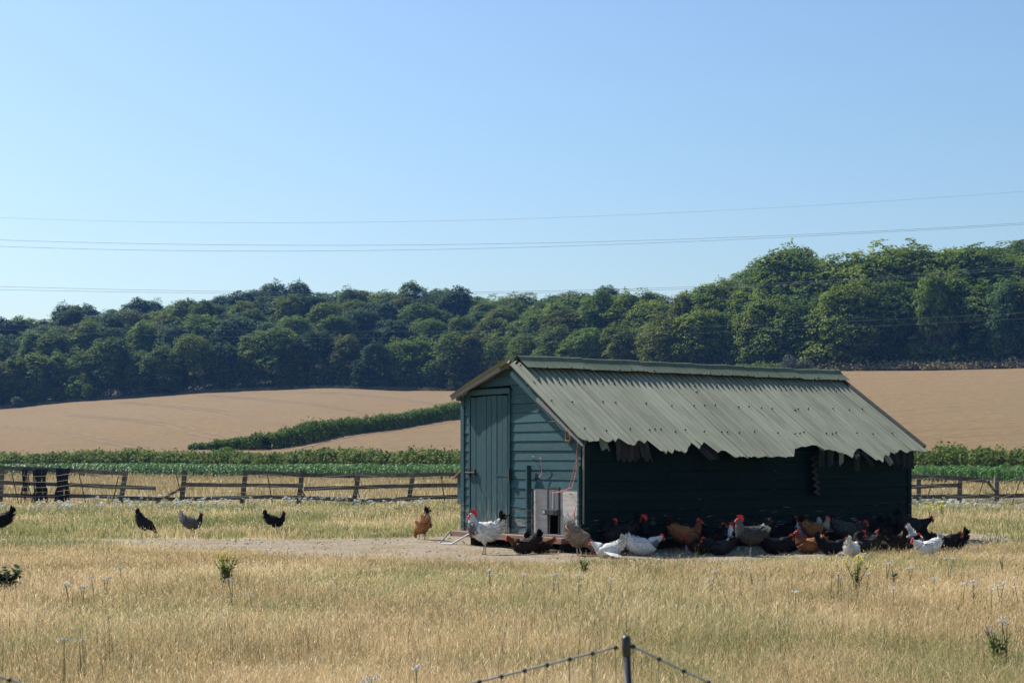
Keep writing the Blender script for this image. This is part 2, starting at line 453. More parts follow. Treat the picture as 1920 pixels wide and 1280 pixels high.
SHAPE = ['broad', 'round-topped', 'tall narrow', 'ragged', 'low-skirted', 'low-skirted']
def tree(px, Y, h, shape, leafk, label, rz=None, wide=1.0, dz=0.0, group='trees of the wood', name='woodland_tree'):
    X = (px - 960) / F * Y; z = terr(X, Y) + dz
    t = thing(name, label, 'tree', (X, Y, z), rnd.uniform(0, 6.28) if rz is None else rz, group)
    s = h / 15.0
    c = link('crown', CR[(shape, rnd.randint(0, 1))], t); c.material_slots[0].link = 'OBJECT'; c.material_slots[0].material = LEAF[leafk]; c.scale = (s * wide, s * wide, s)
    k = link('trunk', rnd.choice(TRUNK), t); k.scale = (s, s, s)
    return t
# rows of the wood, front edge to skyline; spacing in photo pixels
rowname = ["along the wood's lower edge", 'in the second row of the wood', 'in the third row of the wood', 'in the fourth row of the wood', "on the wood's skyline"]
pal_l = [0, 1, 1, 3, 1, 4, 2, 3]; pal_m = [1, 2, 2, 4, 2, 1]; pal_r = [0, 1, 2, 1, 1, 2]
def pick_leaf(px):
    if px < 900: return rnd.choice(pal_l)
    if px < 1380: return rnd.choice(pal_m)
    return rnd.choice(pal_r)
for row in range(5):
    plan = []; px = -18 + row * 13 % 30
    while px < 1945:
        plan.append(px + rnd.uniform(-10, 10))
        px += (62 if px < 900 else 66 if px < 1380 else 76) * (0.80, 0.95, 0.9, 0.85, 0.68)[row] * rnd.uniform(0.85, 1.15)
    for i, p in enumerate(plan):
        D = wood_d(p); B = cl_interp(p, _rx, _rb)
        Y = D + 5 + (B - 6) * row / 4 + rnd.uniform(-4, 4)
        hh = cl_interp(p, _tx, _th) * (rnd.uniform(0.74, 0.96) if row == 0 else rnd.uniform(0.90, 1.08))
        if row >= 3: hh = cl_interp(p, _tx, _th) * (1 + 0.05 * math.sin(p * 0.021 + row) + 0.03 * math.sin(p * 0.06) + rnd.uniform(-.025, .025))
        if 1480 < p < 1760 and row == 1: hh *= 1.1
        sh = rnd.choice([4, 5, 4, 5, 0]) if row == 0 else rnd.choice([0, 1, 2, 3, 0, 1])
        lk = pick_leaf(p)
        if row == 4 and rnd.random() < 0.4: lk = 3
        tree(p, Y, hh, sh, lk, '%s %s tree %s, %s from the left' % (SHAPE[sh], LNAME[lk], rowname[row], ordinal(i + 1)),
             wide=(rnd.uniform(1.15, 1.42) if row < 3 else rnd.uniform(1.3, 1.65)) * 1.0)
# a few trees that stand out
tree(1130, wood_d(1130) + 96, 17.5, 3, 0, 'dark tree standing above the skyline behind the hen house ridge', dz=1)
tree(1490, wood_d(1490) + 60, 21, 2, 2, 'tall fresh green tree topping the skyline right of the hen house', dz=0, wide=1.25)
tree(1590, wood_d(1590) + 3, 19, 4, 2, 'fresh green spreading tree at the field corner above the roof end', wide=1.15)
tree(1880, wood_d(1880) - 1, 17, 5, 3, 'slim bluish green tree at the field edge near the right border', wide=0.7)
tree(1750, wood_d(1750) + 1, 19, 5, 1, 'slim mid-green tree at the upper field edge, draped to the ground', wide=0.66)
tree(505, wood_d(505) + 92, 13, 1, 4, 'yellowish olive tree among darker crowns on the left wooded slope', dz=-3)

# ------------------------------------------------------------------ hedges and shrubs
def hedge(name, label, pts, width, hfun, leaves, size, mat, zf=None, seed=1, cat='hedge', lump=0.5, group=None):
    """leafy hedge along a line of places; a dark woody core is its second part"""
    rg = np.random.default_rng(seed); pts = [Vector(p) for p in pts]
    seg = [(b - a).length for a, b in zip(pts[:-1], pts[1:])]; tot = sum(seg); cum = np.concatenate([[0], np.cumsum(seg)])
    A = np.array([tuple(p) for p in pts])
    root = thing(name, label, cat, tuple(pts[0]), 0, group); o0 = A[0]
    s = rg.uniform(0, tot, leaves)
    C = np.stack([np.interp(s, cum, A[:, k]) for k in range(3)], 1)
    i = np.clip(np.searchsorted(cum, s) - 1, 0, len(seg) - 1); dr = (A[i + 1] - A[i]); dr[:, 2] = 0; dr /= np.linalg.norm(dr, axis=1)[:, None]
    side = np.stack([-dr[:, 1], dr[:, 0], np.zeros(leaves)], 1)
    hh = np.array([hfun(x / tot) for x in s])
    lm = 1 + lump * (0.5 * np.sin(s * 0.9 + seed) * np.sin(s * 0.37 + 1) + 0.35 * np.sin(s * 2.3 + seed * 2) + 0.2 * np.sin(s * 5.1)) * 0.5
    th = rg.uniform(-0.15, math.pi + 0.15, leaves); rad = 1 - 0.3 * rg.random(leaves) ** 2 + rg.normal(0, 0.05, leaves)
    sx = np.sign(np.cos(th)) * np.abs(np.cos(th)) ** 0.6; sz = np.abs(np.sin(th)) ** 0.7 * rg.uniform(0.45, 1, leaves) ** 0.3
    sz = np.where(np.abs(np.cos(th)) > 0.75, rg.uniform(0.02, 0.75, leaves), sz)
    P = C + side * (sx * rad * width / 2 * lm)[:, None]; P[:, 2] += sz * rad * hh * lm
    N = side * sx[:, None]; N[:, 2] = sz
    V, Fc = leaf_quads(P - o0, N, size, 0.3, 0.75, rg, 0.6)
    link('foliage', np_mesh('foliage', V, Fc, mat, {'bl': np.repeat(rg.random(leaves), 4)}), root)
    mb = MB(); k = max(2, int(tot / 0.8))
    for q in range(k):
        c = Vector(np.array([np.interp(q / k * tot, cum, A[:, j]) for j in range(3)]) - o0); hq = hfun(q / k)
        a = c + Vector((rnd.uniform(-.3, .3) * width * .5, rnd.uniform(-.3, .3) * width * .5, -0.2)); b2 = c + Vector((rnd.uniform(-.5, .5), rnd.uniform(-.3, .3), hq * rnd.uniform(.5, .75)))
        mb.tube([a, a.lerp(b2, .5) + Vector((rnd.uniform(-.15, .15), 0, 0)), b2], [0.05, 0.035, 0.012], 4)
    mb.build('stems', MBARK, root)
    return root
LH = leafmat('hawthorn_leaf', (0.062, 0.115, 0.026), (0.145, 0.205, 0.046), 0.5, 0.38, objvar=0)
LW = leafmat('nettle_leaf', (0.075, 0.120, 0.024), (0.175, 0.215, 0.052), 0.5, 0.40, objvar=0)
LG = leafmat('grey_green_leaf', (0.075, 0.100, 0.065), (0.150, 0.180, 0.115), 0.5, 0.2, objvar=0)
LY = leafmat('young_bright_leaf', (0.070, 0.140, 0.022), (0.150, 0.230, 0.040), 0.5, 0.3, objvar=0)
# hedge climbing the slope between the two halves of the field
hp = [hit(*p) for p in ((365, 843), (430, 842), (500, 841), (570, 830), (650, 815), (720, 804), (800, 793), (870, 783), (960, 770), (1080, 752))]
hedge('field_hedge', 'clipped dark green hedge climbing diagonally across the tan field', hp, 2.3, lambda t: (0.7 + 1.4 * min(1, t * 5)) + 0.3 * math.sin(t * 11), 56000, 0.28, LH, seed=3, lump=0.45)
def hline(x0, x1, off, n=14):
    return [Vector((x0 + (x1 - x0) * i / n, hedge_y(x0 + (x1 - x0) * i / n) + off, 0)) for i in range(n + 1)]
hedge('hedgerow', 'low overgrown green hedgerow left of the hen house, behind the maize', hline(-62, -2.5, -2), 5.0, lambda t: 2.1 + 0.15 * math.sin(t * 17) + 0.1 * math.sin(t * 41), 60000, 0.27, LW, seed=5, lump=0.35)
hedge('hedgerow', 'thick dark-sided hedgerow right of the hen house, behind the maize', hline(-2.4, 46, -2), 4.6, lambda t: 2.1 + 0.15 * math.sin(t * 13), 52000, 0.26, LW, seed=6, lump=0.35)
def bush(name, label, px, py, Y, w, h, mat, n=1400, size=0.28, z=None, seed=0):
    X = (px - 960) / F * Y; zz = terr(X, Y) if z is None else z
    root = thing(name, label, 'bush', (X, Y, zz))
    rg = np.random.default_rng(seed + 40); cen = []; 
    Ps = []; Ns = []
    for i in range(9):
        a = rg.uniform(0, 6.28); r = rg.uniform(0, 0.6) * w / 2; c = np.array([math.cos(a) * r, math.sin(a) * r, h * rg.uniform(0.25, 0.68)]); q = w * rg.uniform(0.2, 0.3)
        d = rg.normal(0, 1, (n // 9, 3)); d /= np.linalg.norm(d, axis=1)[:, None]
        Ps.append(c + d * (q * (1 - .4 * rg.random(n // 9) ** 2))[:, None] * np.array([1, 1, h / w * 1.1])); Ns.append(d)
    P = np.concatenate(Ps); P[:, 2] = np.maximum(P[:, 2], 0.02); V, Fc = leaf_quads(P, np.concatenate(Ns), size, 0.3, 0.7, rg, 0.7)
    link('foliage', np_mesh('foliage', V, Fc, mat, {'bl': np.repeat(rg.random(len(P)), 4)}), root)
    mb = MB()
    for i in range(6):
        a = rg.uniform(0, 6.28); mb.tube([(0, 0, -.1), (math.cos(a) * w * .15, math.sin(a) * w * .15, h * .35), (math.cos(a) * w * .3, math.sin(a) * w * .3, h * .75)], [.05, .03, .01], 5)
    mb.build('stems', MBARK, root); return root
bush('shrub', 'bright green rounded shrub at the foot of the diagonal hedge', 430, 845, 142, 4.0, 2.5, LY, 1800, 0.3)
bush('shrub', 'olive-green wispy shrub rising above the hedgerow, left of the hen house', 655, 860, 128, 3.4, 2.5, LEAF[4], 1300, 0.26)
bush('shrub', 'dark low shrub beside the wispy one in the hedgerow', 692, 862, 127, 2.6, 1.9, LEAF[0], 1000, 0.26)
bush('shrub', 'grey-green shrub below the wood, above the roof ridge', 1478, 690, 300, 6.0, 4.2, LG, 1500, 0.4)
bush('shrub', 'second grey-green shrub, lower, right of the taller one above the ridge', 1505, 700, 298, 5.5, 3.0, LG, 1300, 0.4)
bush('shrub', 'small pale shrub at the far left foot of the wood', 33, 755, 384, 4.0, 3.0, LG, 700, 0.45)
bush('shrub', 'light green shrub glowing at the foot of the dark left wood', 165, 735, 384, 5.0, 5.0, LEAF[1], 900, 0.45)
hb = [hit(*p) for p in ((1345, 706), (1390, 703), (1440, 702), (1462, 701))]
hedge('field_hedge', 'short rounded green hedge just above the hen house ridge', hb, 4, lambda t: 2.3, 3000, 0.38, LH, seed=8)

# added understorey, put in for the dark shadow at the foot of the wood
uw = []
for px in range(-260, 2240, 50):
    Y = float(wood_d(px)) + 3.0; X = (px - 960) / F * Y; uw.append(Vector((X, Y, terr(X, Y))))
hedge('shadow_understorey', 'added understorey standing in for dark shadow at the foot of the wood', uw, 5, lambda t: 4.2 + 1.3 * math.sin(t * 70), 30000, 0.55, LEAF[0], seed=12, cat='shadow_understorey', lump=0.6)

# ------------------------------------------------------------------ overhead power cables
MC = varmat('cable_metal', (0.26, 0.28, 0.31), (0.34, 0.36, 0.39), 1, 0.5, bstr=0)
def cable(label, pix, Y0, Y1, r=0.019):
    xs_, ys_ = zip(*pix); co = np.polyfit(xs_, ys_, 3 if len(pix) > 3 else 2); pts = []
    for px in np.linspace(-300, 2220, 70):
        py = np.polyval(co, px); Y = Y0 + (Y1 - Y0) * (px + 300) / 2520
        pts.append(at(px, py, Y))
    mb = MB(); mb.tube(pts, r, 6); tag(mb.build('power_cable', MC), label, 'cable', 'overhead power cables')
cable('topmost overhead power cable across the sky', [(0, 408), (550, 418), (1000, 409), (1500, 387), (1920, 359)], 235, 215, 0.013)
cable('second highest overhead cable, upper of a close pair', [(0, 450), (600, 460), (1000, 456), (1500, 440), (1920, 418)], 215, 200)
cable('third highest overhead cable, lower of the close pair', [(0, 462), (600, 470), (1000, 464), (1500, 443), (1920, 421)], 218, 203)
cable('fourth overhead cable, upper of the pair skimming the treetops', [(0, 537), (450, 547), (1000, 545), (1400, 534), (1920, 499)], 215, 200)
cable('fifth overhead cable, lower of the pair skimming the treetops', [(0, 543), (450, 550), (1000, 549), (1400, 537), (1920, 503)], 218, 203)
cable('lowest but one overhead cable crossing in front of the wood', [(0, 607), (450, 619), (1000, 620), (1400, 609), (1920, 586)], 210, 196, 0.013)
cable('lowest overhead cable crossing in front of the dark wood', [(0, 618), (450, 631), (1000, 633), (1400, 620), (1920, 597)], 213, 199, 0.012)
# ------------------------------------------------------------------ hen house
AX, AY = 1.032, 21.84; UP = 0.09
U = Vector((0.8254, 0.5646, 0)); 
L_, W_ = 6.73, 3.20
RY, RZ = 1.722, 2.72                    # ridge line
TA = 0.642; CA = 1 / math.sqrt(1 + TA * TA); SA = TA * CA
shed = thing('hen_house', 'dark teal weatherboard hen house with torn grey-green corrugated roof', 'hen house', (AX, AY, UP), math.atan2(U.y, U.x))
def s2w(x, y, z): return Vector((AX + U.x * x - U.y * y, AY + U.y * x + U.x * y, z + UP))
def proj(x, y, z):
    p = s2w(x, y, z); return 960 + F * p.x / p.y, HZ - F * (p.z - H) / p.y
def mat_paint(name, worn, k0=1.0):
    m, n, l, b = newmat(name)
    v = coords(n, l, 'Object'); oi = n.new('ShaderNodeObjectInfo')
    off = n.new('ShaderNodeVectorMath'); off.operation = 'ADD'; l.new(v, off.inputs[0])
    sc = n.new('ShaderNodeVectorMath'); sc.operation = 'SCALE'; sc.inputs[0].default_value = (13, 7, 5); l.new(oi.outputs['Random'], sc.inputs['Scale']); l.new(sc.outputs[0], off.inputs[1])
    mp = n.new('ShaderNodeMapping'); mp.inputs['Scale'].default_value = (1.2, 1.2, 9) if worn < 2 else (9, 9, 1.2); l.new(off.outputs[0], mp.inputs[0])
    grain = noise(n, l, 7, mp.outputs[0], 6, 0.65); blot = noise(n, l, 1.7, off.outputs[0], 4)
    paint = ramp(n, l, grain, [(0.3, (0.012, 0.050, 0.060)), (0.55, (0.022, 0.080, 0.094)), (0.75, (0.044, 0.110, 0.124))])
    paint = mixc(n, l, maprange(n, l, blot, 0.4, 0.7, 0, 0.5), paint, (0.013, 0.060, 0.084))
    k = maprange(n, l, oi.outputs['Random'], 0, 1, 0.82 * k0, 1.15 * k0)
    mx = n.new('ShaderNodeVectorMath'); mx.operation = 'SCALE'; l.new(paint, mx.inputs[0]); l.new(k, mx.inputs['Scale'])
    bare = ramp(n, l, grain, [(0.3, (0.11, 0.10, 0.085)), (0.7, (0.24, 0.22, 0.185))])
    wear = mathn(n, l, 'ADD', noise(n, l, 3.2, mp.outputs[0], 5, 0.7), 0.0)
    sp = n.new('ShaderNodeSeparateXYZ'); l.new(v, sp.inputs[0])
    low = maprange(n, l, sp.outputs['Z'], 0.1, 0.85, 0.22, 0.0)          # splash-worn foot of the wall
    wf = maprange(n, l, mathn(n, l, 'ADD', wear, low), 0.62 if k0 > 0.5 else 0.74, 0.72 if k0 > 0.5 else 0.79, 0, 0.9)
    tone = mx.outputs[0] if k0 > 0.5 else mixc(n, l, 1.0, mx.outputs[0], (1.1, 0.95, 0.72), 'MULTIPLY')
    c = mixc(n, l, wf, tone, bare)
    l.new(c, b.inputs['Base Color']); b.inputs['Roughness'].default_value = 0.68; b.inputs['Specular IOR Level'].default_value = 0.3 if k0 > 0.5 else 0.06
    bump(n, l, b, grain, 0.35, 0.004)
    return m
MP = mat_paint('worn_teal_paint', 1); MPV = mat_paint('worn_teal_paint_door', 2, 0.95); MPL = mat_paint('shaded_wall_paint', 1, 0.22)  # MPL: the teal paint darkened and greened, long-wall shade put into its colour
MWOOD = varmat('weathered_timber', (0.135, 0.125, 0.11), (0.26, 0.245, 0.22), 5, 0.9, (1, 6, 6), 0.5)
MRED = varmat('reddish_timber', (0.13, 0.075, 0.058), (0.26, 0.165, 0.13), 5, 0.85, (6, 1, 6), 0.4)
MDARK = varmat('painted_shade_dark', (0.012, 0.011, 0.010), (0.03, 0.028, 0.025), 3, 0.9, bstr=0)  # near-black colour paints the shade inside and beneath the house
def rz_at(y): return RZ - (RY - y) * TA if y < RY else RZ - (y - RY) * 0.288
def prism(mb, poly, xa0, xa1, xb0, xb1):
    """(y,z) polygon extruded in x; xa = outer face at low/high z"""
    zs = [p[1] for p in poly]; lo, hi = min(zs), max(zs); n = len(poly)
    def xx(z, a, b): t = (z - lo) / (hi - lo + 1e-6); return a + (b - a) * t
    vs = [(xx(z, xa0, xa1), y, z) for y, z in poly] + [(xx(z, xb0, xb1), y, z) for y, z in poly]
    fs = [tuple(range(n)), tuple(range(2 * n - 1, n - 1, -1))] + [(i, i + n, (i + 1) % n + n, (i + 1) % n) for i in range(n)]
    mb.add(vs, fs)
gable = MB(); gable.box(0.004, 0.05, 0.03, 0.08, 0.12, 1.55); gable.box(0.004, 0.05, W_ - 0.08, W_ - 0.03, 0.12, 2.2); gable.box(0.004, 0.05, 1.70, 1.75, 2.28, 2.62)
gable = gable.build('gable_wall', MWOOD, shed)
PIT = 0.141
DY0, DY1, DZ = 1.86, 2.92, 2.25
def gable_boards(xs_, sign, parent, cut):
    z = 0.12; k = 0
    while z < 2.62:
        z1 = min(z + PIT - 0.004, 2.63)
        def ylo(zz): return 0.03 if zz < rz_at(0.03) - 0.07 else RY - (RZ - 0.07 - zz) / TA
        def yhi(zz): return W_ - 0.03 if zz < rz_at(W_ - 0.03) - 0.06 else RY + (RZ - 0.06 - zz) / 0.288
        a0, a1, b0, b1 = ylo(z), ylo(z1), yhi(z), yhi(z1)
        segs = []
        if cut:
            if z1 < 0.86: segs = [(1.27, 1.27, DY0 - 0.02, DY0 - 0.02), (DY1 + 0.02, DY1 + 0.02, b0, b1)]
            elif z < DZ + 0.05: segs = [(a0, a1, min(DY0 - 0.02, b0), min(DY0 - 0.02, b1)), (max(DY1 + .02, a0), max(DY1 + .02, a1), b0, b1)]
            else: segs = [(a0, a1, b0, b1)]
        else: segs = [(a0, a1, b0, b1)]
        for (p0, p1, q0, q1) in segs:
            if q0 - p0 < 0.04: continue
            if q1 - p1 < 0.02: q1 = p1 + 0.02
            j = rnd.uniform(-0.003, 0.003); t = rnd.uniform(-0.004, 0.004)
            mb = MB(); prism(mb, [(p0, z + t), (q0, z - t), (q1, z1 + t * .5), (p1, z1 - t * .5)], xs_ + sign * (0.026 + j), xs_ + sign * (0.015 + j), xs_ + sign * 0.008, xs_ + sign * 0.002)
            mb.build('wall_board', MP, parent)
        z += PIT; k += 1
gable_boards(0.0, -1, gable, True)
far = MB(); far.box(L_ - 0.05, L_ - 0.004, 0.03, 0.08, 0.12, 1.55); far.box(L_ - 0.05, L_ - 0.004, W_ - .08, W_ - .03, .12, 2.2)
far = far.build('gable_wall', MWOOD, shed); gable_boards(L_, 1, far, False)
# long walls
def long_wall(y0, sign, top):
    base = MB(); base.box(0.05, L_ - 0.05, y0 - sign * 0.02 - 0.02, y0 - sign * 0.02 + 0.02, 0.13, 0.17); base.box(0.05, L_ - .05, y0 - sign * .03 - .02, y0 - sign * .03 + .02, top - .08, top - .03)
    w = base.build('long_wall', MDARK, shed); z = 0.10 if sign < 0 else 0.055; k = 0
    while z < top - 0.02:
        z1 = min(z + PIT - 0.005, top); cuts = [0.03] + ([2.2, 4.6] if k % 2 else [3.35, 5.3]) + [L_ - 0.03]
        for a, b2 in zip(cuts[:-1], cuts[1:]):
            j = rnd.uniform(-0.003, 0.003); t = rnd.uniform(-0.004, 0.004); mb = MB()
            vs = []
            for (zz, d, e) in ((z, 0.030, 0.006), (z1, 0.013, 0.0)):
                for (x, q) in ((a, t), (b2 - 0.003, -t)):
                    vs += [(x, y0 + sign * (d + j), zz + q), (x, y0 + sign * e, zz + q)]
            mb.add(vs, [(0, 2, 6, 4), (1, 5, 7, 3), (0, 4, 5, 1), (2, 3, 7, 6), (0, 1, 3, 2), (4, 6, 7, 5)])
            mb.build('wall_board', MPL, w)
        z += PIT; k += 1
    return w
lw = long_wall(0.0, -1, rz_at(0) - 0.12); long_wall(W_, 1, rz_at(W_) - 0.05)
# recessed line: a batten and a ledge along the long wall
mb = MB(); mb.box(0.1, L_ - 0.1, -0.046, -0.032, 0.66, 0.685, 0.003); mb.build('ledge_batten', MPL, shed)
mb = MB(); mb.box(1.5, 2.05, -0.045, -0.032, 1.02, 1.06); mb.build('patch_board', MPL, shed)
# corner posts
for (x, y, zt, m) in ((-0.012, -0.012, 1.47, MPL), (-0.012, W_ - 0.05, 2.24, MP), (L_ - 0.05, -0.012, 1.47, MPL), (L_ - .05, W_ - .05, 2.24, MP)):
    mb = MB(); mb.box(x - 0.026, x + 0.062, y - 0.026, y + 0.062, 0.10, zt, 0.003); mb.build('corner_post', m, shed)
mb = MB(); mb.box(-0.056, -0.040, -0.036, -0.016, 0.35, 1.47, 0.003); mb.build('corner_strip', MWOOD, shed)
# floor and skids
mb = MB(); mb.box(0.05, L_ - 0.05, 0.05, W_ - 0.05, 0.09, 0.118); mb.build('floor_panel', MDARK, shed)
mb = MB(); mb.box(-0.16, -0.05, 0.35, W_ + 0.12, 0.045, 0.135, 0.008); mb.build('sill_beam', MRED, shed)
for y in (0.5, W_ - 0.35):
    mb = MB(); mb.box(-0.05, L_ + 0.1, y - 0.05, y + 0.05, -0.09, 0.088, 0.004); mb.build('skid', MDARK, shed)  # skids blackened to paint the shade below the wall
mb = MB(); mb.box(-0.36, -0.19, 0.3, 1.05, -0.08, -0.03, 0.01); mb.build('step_plank', MRED, shed)
MSTEEL = varmat('galvanised_steel', (0.30, 0.31, 0.32), (0.5, 0.5, 0.5), 8, 0.45, bstr=0)
for pts in ([(-0.17, 3.32, 0.12), (-0.34, 3.36, -0.07), (-0.30, 3.05, -0.06), (-0.16, 2.72, 0.12)],):
    mb = MB(); mb.tube(pts, 0.014, 6); mb.build('tow_bracket', MSTEEL, shed)
# door of vertical planks
door = MB(); door.box(-0.022, -0.014, DY0 + 0.01, DY1 - 0.01, 0.42, 0.52); door.box(-.022, -.014, DY0 + .01, DY1 - .01, 1.85, 1.95); door = door.build('door', MPV, shed)
npl = 7; w = (DY1 - DY0 - 0.03) / npl
for i in range(npl):
    a = DY0 + 0.015 + i * w; mb = MB(); j = rnd.uniform(-0.004, 0.004)
    mb.box(-0.044 + j, -0.024, a + 0.005, a + w - 0.006, 0.155 + rnd.uniform(-.012, .012), DZ - 0.02 + rnd.uniform(-.008, .004), 0.0015)
    mb.build('door_plank', MPV, door)
for y in (DY0 - 0.035, DY1 + 0.005):
    mb = MB(); mb.box(-0.050, -0.012, y, y + 0.03, 0.14, DZ, 0.002); mb.build('door_jamb', MPV, shed)
mb = MB(); mb.box(-0.062, -0.015, DY0 - 0.05, DY1 + 0.06, DZ + 0.005, DZ + 0.085, 0.004); mb.build('door_header', MPV, shed)
MIRON = varmat('blackened_iron', (0.02, 0.02, 0.02), (0.06, 0.055, 0.05), 9, 0.5, bstr=0.1)
for z in (1.02, 0.34):
    hg = MB(); x = -0.052; y0 = DY0 - 0.06
    hg.add([(x, y0 + 0.05, z + 0.022), (x, y0 + 0.05, z - 0.022), (x, y0 + 0.42, z - 0.012), (x, y0 + 0.42, z + 0.012), (x + .006, y0 + 0.05, z + 0.022), (x + .006, y0 + 0.05, z - 0.022), (x + .006, y0 + 0.42, z - 0.012), (x + .006, y0 + 0.42, z + 0.012)],
           [(0, 1, 2, 3), (7, 6, 5, 4), (0, 4, 5, 1), (2, 6, 7, 3), (0, 3, 7, 4), (1, 5, 6, 2)])
    hg.build('hinge_strap', MPV, door)
    mb = MB(); mb.box(-0.075, -0.052, y0, y0 + 0.045, z - 0.1, z + 0.1, 0.002); mb.build('hinge_plate', MIRON, door)
bolt = MB(); bolt.tube([(-0.075, DY1 - 0.17, 1.05), (-0.075, DY1 + 0.10, 1.055)], 0.013, 8); bolt.box(-0.08, -0.055, DY1 - 0.17, DY1 - 0.12, 1.0, 1.10); bolt.box(-0.08, -0.055, DY1 - 0.02, DY1 + 0.03, 1.0, 1.09); bolt.tube([(-0.08, DY1 - 0.08, 1.05), (-0.15, DY1 - 0.09, 1.03)], 0.012, 6)
bolt.build('door_bolt', MIRON, door)
# pop hole: weathered board, battens, sliding hatch with its drive box, dark opening
MPLY = varmat('weathered_plywood', (0.36, 0.325, 0.29), (0.55, 0.51, 0.47), 4, 0.85, (2, 1, 5), 0.25)
PY0, PY1, PZ0, PZ1 = 0.09, 1.225, 0.13, 0.845
HY0, HY1, HZ0, HZ1 = 0.595, 0.835, 0.165, 0.47
def ring(mb, x, xb, oy0, oy1, oz0, oz1, iy0, iy1, iz0, iz1, jag=0):
    o = [(oy0, oz0), (oy1, oz0), (oy1, oz1), (oy0, oz1)]; i = [(iy0, iz0), (iy1, iz0), (iy1, iz1), (iy0, iz1)]
    vs = [(x, *p) for p in o] + [(x, *p) for p in i] + [(xb, *p) for p in o] + [(xb, *p) for p in i]
    fs = []
    for k in range(4):
        k2 = (k + 1) % 4
        fs += [(k, k2, 4 + k2, 4 + k), (8 + k2, 8 + k, 12 + k, 12 + k2), (k2, k, 8 + k, 8 + k2), (4 + k, 4 + k2, 12 + k2, 12 + k)]
    mb.add(vs, fs)
mb = MB(); ring(mb, -0.022, -0.008, PY0, PY1, PZ0, PZ1, HY0, HY1, HZ0, HZ1); ply = mb.build('pop_hole_board', MPLY, shed)
mb = MB(); ring(mb, -0.040, -0.023, HY0 - 0.03, HY1 + 0.03, HZ0 - 0.02, 0.86, HY0, HY1, HZ0, 0.83); mb.build('hatch_frame', MIRON, ply)
MGREY = varmat('grey_plastic_sheet', (0.07, 0.085, 0.105), (0.14, 0.155, 0.18), 6, 0.35, (1, 9, 1), 0.05, 0.5)
mb = MB(); mb.box(-0.036, -0.026, HY0 + 0.004, HY1 - 0.004, 0.535, 0.82); mb.build('sliding_hatch', MGREY, ply)
mb = MB(); mb.box(-0.043, -0.036, (HY0 + HY1) / 2 - 0.008, (HY0 + HY1) / 2 + 0.008, 0.54, 0.815); mb.build('hatch_rail', MSTEEL, ply)
MPLAS = varmat('dark_plastic', (0.018, 0.022, 0.03), (0.03, 0.035, 0.045), 5, 0.35, bstr=0, spec=0.5)
mb = MB(); mb.box(-0.105, -0.041, HY0 - 0.05, HY1 + 0.055, 0.455, 0.535); bx_ = mb.build('drive_box', MPLAS, ply)
md = bx_.modifiers.new('b', 'BEVEL'); md.width = 0.006; md.segments = 2
MSCR = varmat('screen_grey', (0.30, 0.36, 0.40), (0.36, 0.42, 0.45), 5, 0.3, bstr=0)
mb = MB(); mb.box(-0.109, -0.106, HY1 - 0.005, HY1 + 0.042, 0.475, 0.518); mb.build('screen', MSCR, bx_)
mb = MB(); mb.box(-0.109, -0.106, HY1 - 0.09, HY1 - 0.025, 0.47, 0.523); mb.build('key_pad', MIRON, bx_)
mb = MB(); mb.tube([(-0.104, HY0 + 0.03, 0.495), (-0.116, HY0 + 0.03, 0.495)], 0.034, 14); mb.build('dial', MIRON, bx_)
mb = MB(); mb.box(0.35, 0.37, 0.1, 1.4, 0.12, 0.9); mb.build('added_dark_board', MDARK, shed)  # added board that keeps the view through the pop hole dark
mb = MB(); mb.box(-0.13, -0.05, 1.245, 1.285, 0.13, 1.17, 0.003); mb.build('guide_batten', MP, shed)
mb = MB(); mb.box(-0.085, -0.03, 0.035, 0.075, 0.13, 1.17, 0.003); mb.build('guide_batten', MP, shed)
mb = MB(); mb.box(-0.075, -0.024, PY0, PY1 - 0.02, 0.135, 0.175, 0.006); mb.build('pop_hole_sill', MWOOD, shed)
# framed metal plaque under the verge
MBRASS = varmat('tarnished_brass', (0.16, 0.13, 0.08), (0.30, 0.26, 0.18), 12, 0.5, bstr=0.1)
pl = MB(); ring(pl, -0.075, -0.03, 0.255, 0.375, 1.52, 1.70, 0.275, 0.355, 1.54, 1.68); pl = pl.build('lantern', MBRASS, shed)
mb = MB(); mb.box(-0.05, -0.036, 0.275, 0.355, 1.54, 1.68); mb.build('back_plate', MIRON, pl)
mb = MB(); mb.tube([(-0.064 + 0.0 * t, 0.315 + 0.022 * math.cos(t), 1.595 + 0.03 * math.sin(t)) for t in np.linspace(-0.9, 4.2, 12)], 0.006, 5); mb.tube([(-0.064, 0.315, 1.56), (-.064, 0.33, 1.62), (-.064, .30, 1.65)], 0.006, 5); mb.build('curl_ornament', MBRASS, pl)
mb = MB(); mb.tube([(-0.055, 0.315, 1.52), (-0.055, 0.315, 1.485), (-0.055, 0.315, 1.475)], [0.008, 0.016, 0.004], 8); mb.build('drop_knob', MBRASS, pl)
# side nest box on the back wall
nb = MB(); nb.box(0.02, 0.9, W_ + 0.034, W_ + 0.20, 0.55, 0.98); nb = nb.build('nest_box', MP, shed)
mb = MB(); mb.add([(-0.02, W_ + 0.03, 1.08), (0.95, W_ + 0.03, 1.08), (0.95, W_ + 0.27, 0.955), (-0.02, W_ + 0.27, 0.955), (-0.02, W_ + 0.03, 1.10), (0.95, W_ + 0.03, 1.10), (0.95, W_ + 0.27, 0.975), (-0.02, W_ + 0.27, 0.975)],
                  [(0, 1, 2, 3), (7, 6, 5, 4), (0, 4, 5, 1), (1, 5, 6, 2), (2, 6, 7, 3), (3, 7, 4, 0)]); mb.build('box_lid', varmat('brown_board', (0.20, 0.12, 0.06), (0.33, 0.21, 0.12), 5, .8), nb)
